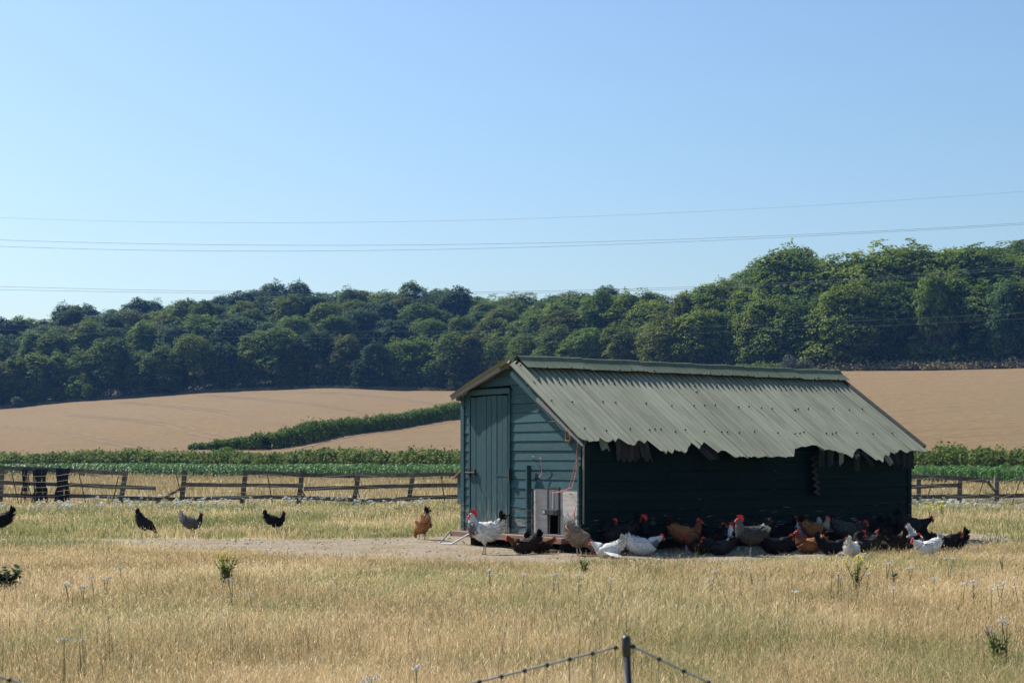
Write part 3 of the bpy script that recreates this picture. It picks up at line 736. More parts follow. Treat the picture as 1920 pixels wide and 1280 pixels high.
# baling twine
MTW = varmat('pink_twine', (0.62, 0.20, 0.16), (0.75, 0.36, 0.32), 30, 0.8, bstr=0)
MRT = varmat('rust_red_rope', (0.22, 0.06, 0.05), (0.34, 0.12, 0.10), 20, 0.8, bstr=0)
def twine(name, pts, r=0.006, mat=MTW, jit=0.006):
    q = []
    for a, b2 in zip(pts[:-1], pts[1:]):
        for k in range(5): q.append(Vector(a).lerp(Vector(b2), k / 5) + Vector((rnd.uniform(-jit, jit) * .5, rnd.uniform(-jit, jit), rnd.uniform(-jit, jit))))
    q.append(Vector(pts[-1])); mb = MB(); mb.tube(q, r, 5); mb.build(name, mat, shed)
xw = -0.06
twine('twine', [(xw, 1.02, 1.27), (xw - .02, 0.96, 1.28), (xw - .01, 0.97, 1.16), (xw, 0.965, 1.05), (xw - .01, 1.02, 0.99)])
twine('twine', [(xw, 1.20, 1.29), (xw - .02, 1.16, 1.30), (xw - .01, 1.13, 1.285)])
twine('twine', [(xw, 0.13, 1.25), (xw - .01, 0.20, 1.03), (xw - .02, 0.30, 0.83), (xw - .05, 0.42, 0.80), (xw - .06, 0.60, 0.775)], 0.005)
twine('twine', [(xw, 0.10, 1.25), (xw - .01, 0.14, 1.02), (xw - .02, 0.20, 0.86), (xw - .05, 0.40, 0.815), (xw - .05, 0.56, 0.775)], 0.005)
twine('twine', [(xw - .02, 0.105, 0.62), (xw - .04, 0.12, 0.50), (xw - .05, 0.20, 0.44), (xw - .03, 0.25, 0.435)], 0.007)
twine('twine', [(xw - .03, 0.13, 0.50), (xw - .04, 0.14, 0.40), (xw - .03, 0.11, 0.33)], 0.007)
twine('twine', [(xw - .12, 0.42, 0.14), (xw - .2, 0.50, 0.0), (xw - .25, 0.55, -0.08)], 0.006)
twine('red_rope', [(xw + .01, 0.10, 1.50), (xw, 0.105, 1.36), (xw, 0.115, 1.18)], 0.010, MRT, 0.003)
for (y, z) in ((1.19, 1.25), (1.13, 0.97), (0.05, 1.2), (0.28, 0.76)):
    mb = MB(); mb.tube([(-0.02, y, z), (-0.07, y, z + 0.01)], 0.006, 5); mb.build('nail', MIRON, shed)

# ---- roof
def mat_roof(name, base, dark, light):
    m, n, l, b = newmat(name)
    v = coords(n, l, 'Object'); big = noise(n, l, 0.9, v, 4); fine = noise(n, l, 22, v, 5, 0.7)
    mp = n.new('ShaderNodeMapping'); mp.inputs['Scale'].default_value = (6, 0.5, 0.5); l.new(v, mp.inputs[0]); st = noise(n, l, 2.2, mp.outputs[0], 4, 0.6)
    c = mixc(n, l, maprange(n, l, big, 0.35, 0.7), base, light)
    c = mixc(n, l, maprange(n, l, st, 0.45, 0.72, 0, 0.75), c, dark)
    c = mixc(n, l, maprange(n, l, fine, 0.58, 0.78, 0, 0.25), c, (0.34, 0.34, 0.30))
    oi = n.new('ShaderNodeObjectInfo'); k = maprange(n, l, oi.outputs['Random'], 0, 1, 0.9, 1.1)
    mx = n.new('ShaderNodeVectorMath'); mx.operation = 'SCALE'; l.new(c, mx.inputs[0]); l.new(k, mx.inputs['Scale'])
    l.new(mx.outputs[0], b.inputs['Base Color']); b.inputs['Roughness'].default_value = 0.75; b.inputs['Specular IOR Level'].default_value = 0.25
    bump(n, l, b, fine, 0.25, 0.003)
    return m
MR = mat_roof('faded_green_corrugated', (0.198, 0.215, 0.155), (0.112, 0.124, 0.090), (0.25, 0.262, 0.200))
MRC = mat_roof('dark_green_ridge', (0.090, 0.118, 0.076), (0.05, 0.072, 0.044), (0.13, 0.150, 0.108))
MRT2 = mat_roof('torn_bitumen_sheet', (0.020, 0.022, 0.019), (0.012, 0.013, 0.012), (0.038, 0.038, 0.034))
roof = MB()
for (y, dz) in ((1.60, 0.13), (0.80, 0.13), (0.10, 0.13), (2.45, 0.10), (3.10, 0.10)):      # purlins
    zc = rz_at(y) - dz; roof.box(0.05, L_ - 0.02, y - 0.025, y + 0.025, zc - 0.03, zc + 0.03)
roof = roof.build('roof', MDARK, shed)
PIT_C = 0.117; AMP = 0.027; X0, X1 = -0.20, L_ + 0.03
def slope_pt(x, s, off=0.0):
    """point on the near roof slope: s down from the ridge, with corrugation and sag"""
    ph = 2 * math.pi * (x - X0) / PIT_C
    h = AMP * math.cos(ph) + off + 0.012 * math.sin(x * 1.1 + 0.6) * (s / 2.5) - 0.012 * (s / 2.5) ** 2
    return Vector((x, RY - s * CA - h * SA, RZ - s * SA + h * CA))
EAVE = [(1086, 819), (1091, 822), (1102, 826), (1110, 828), (1114, 825), (1121, 828), (1124, 820), (1128, 834), (1135, 827), (1141, 829), (1149, 824), (1153, 833), (1156, 821), (1163, 822), (1177, 833), (1191, 835),
        (1196, 824), (1206, 831), (1214, 826), (1219, 833), (1235, 849), (1242, 846), (1248, 850), (1253, 843), (1260, 851), (1265, 841), (1271, 850), (1276, 845), (1281, 851), (1287, 850), (1291, 836), (1296, 831), (1306, 836), (1311, 842), (1318, 829), (1324, 828), (1333, 840), (1342, 851), (1352, 843),
        (1362, 845), (1370, 851), (1378, 857), (1390, 855), (1402, 858), (1412, 855), (1424, 858), (1436, 855), (1448, 858), (1460, 855), (1472, 858), (1483, 855), (1488, 857), (1490, 840), (1500, 837), (1510, 838), (1521, 834), (1534, 836), (1543, 845), (1552, 842), (1561, 844), (1568, 847), (1578, 850), (1588, 853),
        (1597, 865), (1601, 849), (1606, 841), (1616, 840), (1626, 852), (1635, 863), (1647, 862), (1655, 866), (1659, 850), (1664, 869), (1669, 846), (1678, 850), (1687, 843), (1694, 846), (1700, 850), (1708, 844), (1730, 846)]
ex, ey = zip(*EAVE)
def eave_s(x):
    s = 1.9
    while s < 2.9:
        px, py = proj(*slope_pt(x, s))
        if py >= np.interp(px, ex, ey): return s
        s += 0.006
    return s
ncol = int(round((X1 - X0) / PIT_C)); per = 8; edges = list(range(0, ncol, 8)) + [ncol]
if edges[-1] - edges[-2] < 3: edges.pop(-2)
SROW = [0.0, 0.13, 0.28, 0.45, 0.6, 0.75, 0.88, 0.95, 1.0]
for si, (e0, e1) in enumerate(zip(edges[:-1], edges[1:])):
    lift = 0.004 * (si % 2) + 0.002; mb = MB(); vs = []; m = (e1 - e0) * per + (5 if e1 < ncol else 1)
    for i in range(m):
        x = X0 + e0 * PIT_C + i * PIT_C / per; se = eave_s(x) + rnd.uniform(-0.012, 0.012)
        s0 = 0.05 if not (si == 0 and i < 4) else -0.10 + 0.03 * i
        for t in SROW: vs.append(slope_pt(x, s0 + (se - s0) * t, lift + (0.012 * rnd.uniform(-1, 1) if t == 1.0 else 0)))
    k = len(SROW); fs = [(i * k + j, i * k + j + 1, (i + 1) * k + j + 1, (i + 1) * k + j) for i in range(m - 1) for j in range(k - 1)]
    mb.add(vs, fs); mb.build('roof_sheet', MR, roof, True)
# torn pieces hanging from the eave
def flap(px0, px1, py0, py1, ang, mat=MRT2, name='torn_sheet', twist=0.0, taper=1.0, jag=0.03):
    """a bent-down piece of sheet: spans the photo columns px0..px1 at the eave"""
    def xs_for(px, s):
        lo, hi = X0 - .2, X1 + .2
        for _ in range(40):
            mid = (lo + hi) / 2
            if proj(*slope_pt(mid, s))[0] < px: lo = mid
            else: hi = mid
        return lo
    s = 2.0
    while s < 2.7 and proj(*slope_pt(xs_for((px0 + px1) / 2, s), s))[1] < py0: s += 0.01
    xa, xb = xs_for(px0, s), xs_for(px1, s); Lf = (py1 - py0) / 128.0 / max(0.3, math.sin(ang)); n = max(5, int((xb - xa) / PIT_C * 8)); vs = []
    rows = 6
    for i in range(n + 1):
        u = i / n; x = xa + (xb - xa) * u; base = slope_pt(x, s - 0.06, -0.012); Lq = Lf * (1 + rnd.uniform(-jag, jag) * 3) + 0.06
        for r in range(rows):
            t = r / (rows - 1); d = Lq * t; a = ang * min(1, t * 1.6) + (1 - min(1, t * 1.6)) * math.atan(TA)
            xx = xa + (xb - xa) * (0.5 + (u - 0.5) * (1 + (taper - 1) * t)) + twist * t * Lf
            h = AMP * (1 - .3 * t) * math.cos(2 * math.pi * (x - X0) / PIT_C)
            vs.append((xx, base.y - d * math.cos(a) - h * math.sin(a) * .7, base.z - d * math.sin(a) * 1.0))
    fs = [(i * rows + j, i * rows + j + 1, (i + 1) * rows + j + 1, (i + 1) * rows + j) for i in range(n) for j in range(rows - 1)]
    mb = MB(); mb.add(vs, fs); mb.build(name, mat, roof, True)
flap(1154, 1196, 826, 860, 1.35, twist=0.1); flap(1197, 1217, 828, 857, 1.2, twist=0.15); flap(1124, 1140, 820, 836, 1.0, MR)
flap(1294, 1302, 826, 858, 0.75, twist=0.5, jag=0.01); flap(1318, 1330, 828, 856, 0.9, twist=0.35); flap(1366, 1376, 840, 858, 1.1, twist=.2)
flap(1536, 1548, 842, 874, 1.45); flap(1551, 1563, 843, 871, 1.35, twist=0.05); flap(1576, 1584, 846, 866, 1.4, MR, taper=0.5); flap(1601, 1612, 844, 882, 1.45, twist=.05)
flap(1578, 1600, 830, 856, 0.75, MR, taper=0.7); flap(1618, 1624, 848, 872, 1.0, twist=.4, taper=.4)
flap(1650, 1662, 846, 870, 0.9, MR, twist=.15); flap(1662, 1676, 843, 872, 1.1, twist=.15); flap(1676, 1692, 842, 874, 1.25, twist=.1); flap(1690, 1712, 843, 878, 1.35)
# a broken sheet dangling edge-on against the long wall
mb = MB(); vs = []
for i in range(33):
    z = 1.32 - i / 32 * 0.62; bulge = 0.022 * math.cos(i / 32 * 2 * math.pi * 6)
    for (dx, dy) in ((0.0, -0.16), (0.08, -0.09), (0.20, -0.05)): vs.append((4.30 + 0.10 * (i / 32) + dx + bulge * (1.2 if dx == 0 else .6), dy - bulge * .8, z))
mb.add(vs, [(i * 3 + j, i * 3 + j + 1, i * 3 + j + 4, i * 3 + j + 3) for i in range(32) for j in range(2)]); mb.build('hanging_sheet', MRT2, shed, True)
# back slope
for a, b2 in ((-0.21, 1.7), (1.69, 3.5), (3.49, 5.2), (5.19, L_ + 0.03)):
    mb = MB(); vs = []; n = int((b2 - a) / PIT_C * 6); rws = 7
    for i in range(n + 1):
        x = a + (b2 - a) * i / n
        for j in range(rws):
            y = RY + 0.02 + j / (rws - 1) * (W_ + 0.07 - RY); sag = 0.05 * (j / (rws - 1)) ** 3 if a < 0 else 0
            vs.append((x, y, rz_at(y) + 0.01 + AMP * math.cos(2 * math.pi * (x - X0) / PIT_C) - sag * 0.9))
    mb.add(vs, [(i * rws + j, (i + 1) * rws + j, (i + 1) * rws + j + 1, i * rws + j + 1) for i in range(n) for j in range(rws - 1)]); mb.build('roof_sheet', MR, roof, True)
mb = MB(); mb.beam((-0.175, RY + .16, rz_at(RY + .16) - .05), (-0.175, W_ + 0.06, rz_at(W_ + .06) - 0.055), 0.02, 0.06); mb.build('verge_board', MWOOD, roof)
mb = MB(); mb.beam((-0.10, W_ + 0.035, rz_at(W_) - 0.085), (0.5, W_ + 0.035, rz_at(W_) - 0.085), 0.04, 0.05); mb.build('eave_batten', MWOOD, roof)
# near verge board: teal at the top, bare lower down; dark verge board at the far end
mb = MB(); a = slope_pt(-0.17, 0.2, -0.085); b2 = slope_pt(-0.17, 1.5, -0.08); mb.beam(a, b2, 0.018, 0.07, (0, -SA, CA)); mb.build('verge_board', MP, roof)
mb = MB(); a = slope_pt(-0.19, 1.0, -0.075); b2 = slope_pt(-0.19, 2.30, -0.05); mb.beam(a, b2, 0.022, 0.055, (0, -SA, CA), 0.5); mb.build('verge_board', MWOOD, roof)
MTAR = varmat('tarred_board', (0.035, 0.037, 0.035), (0.085, 0.085, 0.075), 5, 0.8, (1, 4, 4), 0.4)
mb = MB(); a = slope_pt(X1 + 0.03, -0.04, 0.0); b2 = slope_pt(X1 + 0.03, 2.36, 0.0); mb.beam(a, b2, 0.04, 0.11, (0, -SA, CA)); mb.build('verge_board', MTAR, roof)
mb = MB(); a = slope_pt(X1 + 0.005, -0.02, 0.07); b2 = slope_pt(X1 + 0.005, 2.36, 0.055); mb.beam(a, b2, 0.07, 0.014, (0, -SA, CA)); mb.build('verge_capping', MTAR, roof)
mb = MB(); mb.add([(X1, RY, RZ), (X1 + .02, RY + .05, RZ), (X1 + 0.01, RY + .01, RZ + 0.15), (X1 + .03, RY, RZ), (X1 + .05, RY + .05, RZ), (X1 + .03, RY + .01, RZ + .15)], [(0, 1, 2), (5, 4, 3), (0, 3, 4, 1), (1, 4, 5, 2), (2, 5, 3, 0)]); mb.build('ridge_finial', MTAR, roof)
# ridge caps
for i in range(6):
    a = 0.02 + i * (L_ + .06) / 6; b2 = a + (L_ + .06) / 6 + 0.06; dz = 0.016 - 0.004 * i % 3 * 0.4; mb = MB(); vs = []; prof = []
    ms = [(0.29, 0.062), (0.20, 0.060), (0.10, 0.056)]
    for s, h in ms: prof.append((RY - s * CA - h * SA, RZ - s * SA + h * CA))
    for k in range(9):
        t = math.pi * (0.93 - 0.86 * k / 8); prof.append((RY - 0.0 + 0.062 * -math.cos(math.pi - t) * -1 if False else RY - 0.062 * math.cos(math.pi - t) * -1 * -1, RZ + 0.035 + 0.058 * math.sin(t)))
    prof[3:] = [(RY - 0.06 * math.cos(t) , RZ + 0.03 + 0.055 * math.sin(t)) for t in np.linspace(0.15, math.pi - 0.15, 9)]
    prof += [(RY + 0.12, RZ + 0.005), (RY + 0.28, RZ - 0.288 * 0.28 + 0.05)]
    tilt = rnd.uniform(-0.008, 0.008)
    for j in range(7):
        x = a + (b2 - a) * j / 6; up = dz + 0.014 * (1 - j / 6) * 0 + 0.012 * (j / 6) + tilt * (j / 6 - .5)
        for (y, z) in prof: vs.append((x, y, z + up + 0.004 * math.sin(x * 9 + y * 5)))
    k = len(prof); mb.add(vs, [(j * k + q, (j + 1) * k + q, (j + 1) * k + q + 1, j * k + q + 1) for j in range(6) for q in range(k - 1)]); mb.build('ridge_cap', MRC, roof, True)
# bent end of the ridge over the gable
mb = MB(); mb.add([(-0.17, RY + 0.28, RZ + 0.03), (-0.16, RY + 0.06, RZ - 0.03), (-0.10, RY + 0.02, RZ - 0.10), (-0.10, RY + 0.20, RZ - 0.09), (-0.165, RY + .17, RZ + 0.03)], [(0, 4, 1, 2, 3)]); mb.build('bent_ridge_end', MRC, roof)
# fixings: domed nail caps on crests
nails = MB()
def nailcap(p):
    r = 0.019; vs = []; nrm = Vector((0, -SA, CA)); ax = Vector((1, 0, 0)); ay = nrm.cross(ax)
    for (rr, hh) in ((r, 0.0), (r * .8, r * .7), (r * .3, r * 1.1)):
        for k in range(6): t = k * math.pi / 3; vs.append(p + ax * (math.cos(t) * rr) + ay * (math.sin(t) * rr) + nrm * hh)
    nails.add(vs, [(a * 6 + k, a * 6 + (k + 1) % 6, a * 6 + 6 + (k + 1) % 6, a * 6 + 6 + k) for a in range(2) for k in range(6)] + [(12, 13, 14, 15, 16, 17)])
for row, (s, step) in enumerate(((0.26, 3), (0.62, 3), (1.22, 4), (1.98, 3))):
    k = 1 + row % 2
    while k < ncol:
        nailcap(slope_pt(X0 + k * PIT_C, s + rnd.uniform(-.035, .035), 0.010 + (0.034 if row == 0 else 0)))
        k += max(1, step + rnd.choice([-2, -1, 0, 0, 1]))
tag(nails.build('nail_caps', MIRON, roof, True), kind='stuff')
# small rents in the sheets
for (x, s, w_, h_) in ((1.55, 1.62, 0.012, 0.35), (4.75, 1.2, 0.05, 0.03), (3.0, .72, .05, .02), (3.9, 1.3, .012, .2), (5.9, 2.1, .02, .08), (2.25, 2.05, 0.05, 0.03), (0.75, 2.0, 0.04, 0.03)):
    mb = MB(); q = [slope_pt(x + a, s + b2, 0.006) for a, b2 in ((0, 0), (w_, -h_ * .2), (w_ * 1.2, h_), (w_ * .3, h_ * .8))]; mb.add(q, [(0, 1, 2, 3)]); mb.build('rent', MTAR, roof)
# ------------------------------------------------------------------ bare earth by the hen house
DIRT = np.array([(-9.2, 23.9), (-7, 24.2), (-5, 24.25), (-3, 24.4), (-1.2, 25.0), (-0.2, 25.2), (1.2, 23.5), (6.5, 26.3), (8.0, 25.6), (8.0, 24.2), (6.6, 21.9), (5.0, 20.4), (3.6, 19.3), (2.4, 18.9), (1.2, 18.65), (0, 18.65), (-1.2, 19.0), (-2.6, 19.7), (-3.6, 20.7), (-4.6, 21.9), (-6.2, 23.1), (-8.0, 23.6)]) * 1.072
def inside(P, poly):
    x, y = P[:, 0], P[:, 1]; r = np.zeros(len(P), bool); n = len(poly); j = n - 1
    for i in range(n):
        xi, yi = poly[i]; xj, yj = poly[j]
        c = ((yi > y) != (yj > y)) & (x < (xj - xi) * (y - yi) / (yj - yi + 1e-12) + xi); r ^= c; j = i
    return r
def edge_dist(P, poly):
    d = np.full(len(P), 1e9); n = len(poly)
    for i in range(n):
        a = poly[i]; b = poly[(i + 1) % n]; ab = b - a; t = np.clip(((P - a) @ ab) / (ab @ ab), 0, 1)
        d = np.minimum(d, np.linalg.norm(P - a - t[:, None] * ab, axis=1))
    return np.where(inside(P, poly), d, -d)
_nz = rng.random((64, 64))
def vnoise(x, y, f):
    x = np.asarray(x) * f + 100; y = np.asarray(y) * f + 100; xi = np.floor(x).astype(int); yi = np.floor(y).astype(int); fx = x - xi; fy = y - yi
    fx = fx * fx * (3 - 2 * fx); fy = fy * fy * (3 - 2 * fy); g = lambda a, b: _nz[a % 64, b % 64]
    return (g(xi, yi) * (1 - fx) + g(xi + 1, yi) * fx) * (1 - fy) + (g(xi, yi + 1) * (1 - fx) + g(xi + 1, yi + 1) * fx) * fy
def mat_dirt():
    m, n, l, b = newmat('trodden_earth')
    g = n.new('ShaderNodeNewGeometry'); P = g.outputs['Position']
    f = noise(n, l, 1.3, P, 5, 0.6); f2 = noise(n, l, 14, P, 6, 0.7)
    c = ramp(n, l, f2, [(0.2, (0.15, 0.115, 0.08)), (0.5, (0.31, 0.25, 0.185)), (0.8, (0.50, 0.42, 0.33))])
    c = mixc(n, l, maprange(n, l, f, 0.42, 0.62, 0, 0.75), c, (0.24, 0.19, 0.11))
    l.new(c, b.inputs['Base Color']); b.inputs['Roughness'].default_value = 0.97; b.inputs['Specular IOR Level'].default_value = 0.05
    bump(n, l, b, f2, 0.9, 0.05); return m
gx = np.arange(-10.6, 9.4, 0.15); gy = np.arange(20.0, 29.4, 0.15)
G = np.array([(x, y) for y in gy for x in gx]); G2 = G + np.stack([vnoise(G[:, 0], G[:, 1], 1.3) - .5, vnoise(G[:, 1] + 9, G[:, 0], 1.3) - .5], 1) * 0.9
ed = edge_dist(G2, DIRT); zz = 0.004 + np.clip(ed, 0, 0.5) * 0.01 + 0.03 * (vnoise(G[:, 0], G[:, 1], 2.7) - 0.4) * (ed > 0.3)
nx = len(gx); Fc = [(j * nx + i, j * nx + i + 1, (j + 1) * nx + i + 1, (j + 1) * nx + i) for j in range(len(gy) - 1) for i in range(nx - 1) if max(ed[j * nx + i], ed[j * nx + i + 1], ed[(j + 1) * nx + i]) > 0]
zz = np.maximum(zz, 0.004)
tag(link('bare_earth', np_mesh('bare_earth', np.column_stack([G, zz]), Fc, mat_dirt(), smooth=True)), 'dusty trodden earth around the hen house', None, None, 'structure')
# loose stones and clods
MST = varmat('pale_stone', (0.32, 0.28, 0.23), (0.58, 0.55, 0.49), 9, 0.9, objvar=0.35)
def stone_mesh(seed):
    rg = random.Random(seed); mb = MB(); vs = []; fs = []
    for (r, z) in ((0.7, 0.0), (1.0, 0.35), (0.75, 0.7)):
        for k in range(6): t = k * math.pi / 3; q = r * rg.uniform(0.75, 1.2); vs.append((math.cos(t) * q, math.sin(t) * q * 0.8, z * rg.uniform(.8, 1.2)))
    fs = [(a * 6 + k, a * 6 + (k + 1) % 6, a * 6 + 6 + (k + 1) % 6, a * 6 + 6 + k) for a in range(2) for k in range(6)] + [tuple(range(12, 18))]
    mb.add(vs, fs); return mb.mesh('pebble', MST)
pro = [proto('pebble', stone_mesh(i)) for i in range(5)]
Pp = np.column_stack([rng.uniform(-10, 9, 6500), rng.uniform(20.4, 28.1, 6500)]); e = edge_dist(Pp, DIRT); Pp = Pp[e > 0.05]
n = len(Pp); sz = 0.007 + 0.022 * rng.random(n) ** 5
scatter('gravel', pro, np.column_stack([Pp, np.full(n, 0.008)]), np.column_stack([np.zeros(n), np.zeros(n), rng.uniform(0, 6.28, n)]), np.repeat(sz[:, None], 3, 1), rng.integers(0, 5, n), 'pale pebbles and clods strewn over the bare earth', 'pebbles')

# ------------------------------------------------------------------ grass
def mat_grass(name, stops, patch=0.22, amp=0.9, trans=0.3):
    m, n, l, b = newmat(name)
    g = n.new('ShaderNodeNewGeometry'); P = g.outputs['Position']
    sp = n.new('ShaderNodeVectorMath'); sp.operation = 'MULTIPLY'; l.new(P, sp.inputs[0]); sp.inputs[1].default_value = (1, 1, 0)
    f = noise(n, l, patch, sp.outputs[0], 4, 0.6)
    at_ = n.new('ShaderNodeAttribute'); at_.attribute_name = 'bl'
    v = mathn(n, l, 'MULTIPLY', mathn(n, l, 'SUBTRACT', f, 0.5), amp * 1.6)
    v = mathn(n, l, 'ADD', v, mathn(n, l, 'MULTIPLY', mathn(n, l, 'SUBTRACT', at_.outputs['Fac'], 0.5), 1.0))
    v = mathn(n, l, 'ADD', v, 0.5, True)
    c = ramp(n, l, v, stops); l.new(c, b.inputs['Base Color']); b.inputs['Roughness'].default_value = 0.6; b.inputs['Specular IOR Level'].default_value = 0.25
    tr = n.new('ShaderNodeBsdfTranslucent'); l.new(c, tr.inputs[0]); ms = n.new('ShaderNodeMixShader'); ms.inputs[0].default_value = trans
    l.new(b.outputs[0], ms.inputs[1]); l.new(tr.outputs[0], ms.inputs[2]); l.new(ms.outputs[0], n['Material Output'].inputs[0]); return m
G_DRY = mat_grass('straw_grass', [(0.0, (0.17, 0.15, 0.055)), (0.2, (0.35, 0.248, 0.115)), (0.42, (0.555, 0.400, 0.205)), (0.7, (0.70, 0.530, 0.305)), (1.0, (0.84, 0.71, 0.47))], trans=0.42)
G_GRN = mat_grass('green_grass', [(0.0, (0.115, 0.140, 0.050)), (0.35, (0.215, 0.230, 0.086)), (0.65, (0.34, 0.325, 0.135)), (1.0, (0.55, 0.47, 0.24))], trans=0.42)
G_FAR = mat_grass('far_straw_grass', [(0.0, (0.20, 0.17, 0.07)), (0.4, (0.37, 0.27, 0.12)), (0.7, (0.46, 0.34, 0.18)), (1.0, (0.54, 0.42, 0.24))], 0.12)
def field_points(n, y0, y1, marg=1.08, power=1.0):
    """clump centres, evenly spread over the view (denser where nearer)"""
    u = rng.random(n); Y = (y0 ** power + u * (y1 ** power - y0 ** power)) ** (1 / power); X = rng.uniform(-1, 1, n) * (0.331 * marg * Y + 0.6)
    return np.column_stack([X, Y])
SHED = np.array([tuple(s2w(x, y, 0))[:2] for x, y in ((-0.1, -0.05), (L_ + .05, -.05), (L_ + .05, W_ + .3), (-.1, W_ + .3))])
def clearing(P):                       # bare earth keeps only stray tufts; none under the hen house
    P2 = P + np.stack([vnoise(P[:, 0], P[:, 1], 1.9) - .5, vnoise(P[:, 1], P[:, 0], 1.7) - .5], 1) * 1.1
    e = edge_dist(P2, DIRT); keep = (e < -0.02) | (rng.random(len(P)) < 0.03); return keep & ~inside(P, SHED)
def grass(name, C, per, spread, hfun, wfun, mat, label, lean=0.7, heads=0.15, var=0.55):
    """real blades in clumps: C clump centres, per blades each"""
    n = len(C) * per; ci = np.repeat(np.arange(len(C)), per)
    X = C[ci, 0] + rng.normal(0, 1, n) * spread; Y = C[ci, 1] + rng.normal(0, 1, n) * spread
    ok = ~inside(np.column_stack([X, Y]), SHED); X, Y, ci = X[ok], Y[ok], ci[ok]; n = len(X)
    ch = rng.uniform(0.7, 1.3, len(C))[ci]; h = hfun(X, Y) * ch * rng.uniform(1 - var, 1.15, n); tall = rng.random(n) < 0.045; h = np.where(tall, h * 1.45, h)
    la = rng.uniform(0, 6.28, len(C))[ci] + rng.normal(0, 1.1, n); ln = h * lean * rng.random(n) ** 0.8 * np.where(tall, 0.45, 1)
    w = wfun(Y) * rng.uniform(0.55, 1.2, n); fa = rng.uniform(0, 6.28, n); wx, wy = np.cos(fa) * w / 2, np.sin(fa) * w / 2
    dx, dy = np.cos(la) * ln, np.sin(la) * ln; z0 = np.full(n, -0.01)
    lev = [(0.0, 1.0), (0.55, 0.85)]; vv = []
    for t, k in lev:
        cx, cy, cz = X + dx * t ** 1.8, Y + dy * t ** 1.8, h * t
        vv += [np.column_stack([cx - wx * k, cy - wy * k, cz + z0]), np.column_stack([cx + wx * k, cy + wy * k, cz + z0])]
    tip = np.column_stack([X + dx, Y + dy, h * (1 - 0.15 * lean)]); vv.append(tip)
    V = np.stack(vv, 1).reshape(-1, 3); base = np.arange(n)[:, None] * 5
    T = np.concatenate([base + np.array([[0, 1, 3]]), base + np.array([[0, 3, 2]]), base + np.array([[2, 3, 4]])])
    b = (0.45 * rng.random(len(C))[ci] + 0.55 * rng.random(n)); bl = np.repeat(b, 5)
    hs = np.where(rng.random(n) < heads)[0]; m = len(hs)                    # seed heads
    if m:
        d = np.column_stack([dx[hs] * 0.6, dy[hs] * 0.6, h[hs]]); d /= np.linalg.norm(d, axis=1)[:, None]; Lh = h[hs] * rng.uniform(0.12, 0.24, m); ws = w[hs] * rng.uniform(1.2, 2.0, m)
        p0 = tip[hs] - d * (Lh * .3)[:, None]; p1 = p0 + d * (Lh * .5)[:, None]; p2 = p0 + d * Lh[:, None]; sx = np.column_stack([np.cos(fa[hs]) * ws / 2, np.sin(fa[hs]) * ws / 2, np.zeros(m)])
        Vh = np.stack([p0, p1 - sx, p2, p1 + sx], 1).reshape(-1, 3); bh = np.arange(m)[:, None] * 4 + len(V)
        T = np.concatenate([T, bh + np.array([[0, 1, 2]]), bh + np.array([[0, 2, 3]])]); V = np.concatenate([V, Vh]); bl = np.concatenate([bl, np.full(m * 4, 0.9)])
    tag(link(name, np_mesh(name, V, T, mat, {'bl': bl})), label, 'grass', None, 'stuff')
def wpx(k, lo=0.0045): return lambda Y: np.maximum(lo, k * Y / 1547.0)     # blade width
# height of the sward (m): long in the foreground, short round the trodden ground
def h_front(X, Y): return np.interp(Y, [7, 11, 14.5, 17.5, 20.4, 22.6, 26], [0.175, 0.165, 0.145, 0.12, 0.10, 0.11, 0.11]) * (0.75 + 0.55 * vnoise(X, Y, 0.7))
P = field_points(19500, 8.0, 23.7, 1.1); P = P[clearing(P)]
P = P[(P[:, 1] < 21.5) | (rng.random(len(P)) < np.interp(P[:, 1], [21.5, 24], [1, .5]))]
gm = vnoise(P[:, 0] + 31, P[:, 1] * 0.6, 0.5) * 0.65 + vnoise(P[:, 0], P[:, 1], 1.7) * 0.35 + np.interp(P[:, 1], [13, 21], [-0.02, 0.06])
gsel = rng.random(len(P)) < np.clip((gm - 0.46) * 3.0, 0.12, 0.72)
grass('dry_grass', P[~gsel], 17, 0.13, h_front, wpx(0.46, 0.003), G_DRY, 'long straw-coloured dry grass filling the foreground', 1.5, 0.2)
grass('green_grass', P[gsel], 17, 0.13, lambda X, Y: h_front(X, Y) * 0.85, wpx(0.55, 0.003), G_GRN, 'greener grass mixed through the dry foreground', 1.4, 0.1)
# sparse dark seed stalks standing above the sward
G_STK = mat_grass('dark_seed_stalk', [(0.0, (0.09, 0.075, 0.03)), (0.5, (0.16, 0.125, 0.055)), (1.0, (0.26, 0.20, 0.10))], trans=0.15)
P = field_points(1000, 8.0, 20.5, 1.1); P = P[vnoise(P[:, 0], P[:, 1], 0.8) > 0.45]
grass('seed_stalks', P, 5, 0.16, lambda X, Y: h_front(X, Y) * 1.55, wpx(0.38, 0.003), G_STK, 'thin dark seed stalks scattered through the foreground grass', 0.35, 0.8, 0.35)
# meadow behind the hen house
def h_back(X, Y): return np.interp(Y, [23, 28, 35, 42, 49], [0.10, 0.12, 0.15, 0.13, 0.10]) * (0.75 + 0.6 * vnoise(X, Y, 0.45))
P = field_points(10000, 22.5, 49, 1.12); P = P[clearing(P)]; P = P[(P[:, 1] > 24.8) | (P[:, 0] > 7.0) | (P[:, 0] < -6.0)]
gm = vnoise(P[:, 0], P[:, 1], 0.35); sel = rng.random(len(P)) < np.clip(0.74 + (gm - .5) * 1.3, 0.35, 0.96)
grass('meadow_grass', P[sel], 17, 0.16, h_back, wpx(0.75), G_GRN, 'green meadow grass between the hens and the fence', 0.8, 0.1)
grass('meadow_straw', P[~sel], 15, 0.16, lambda X, Y: h_back(X, Y) * 1.1, wpx(0.6), G_DRY, 'straw stems through the green meadow', 0.6, 0.35)
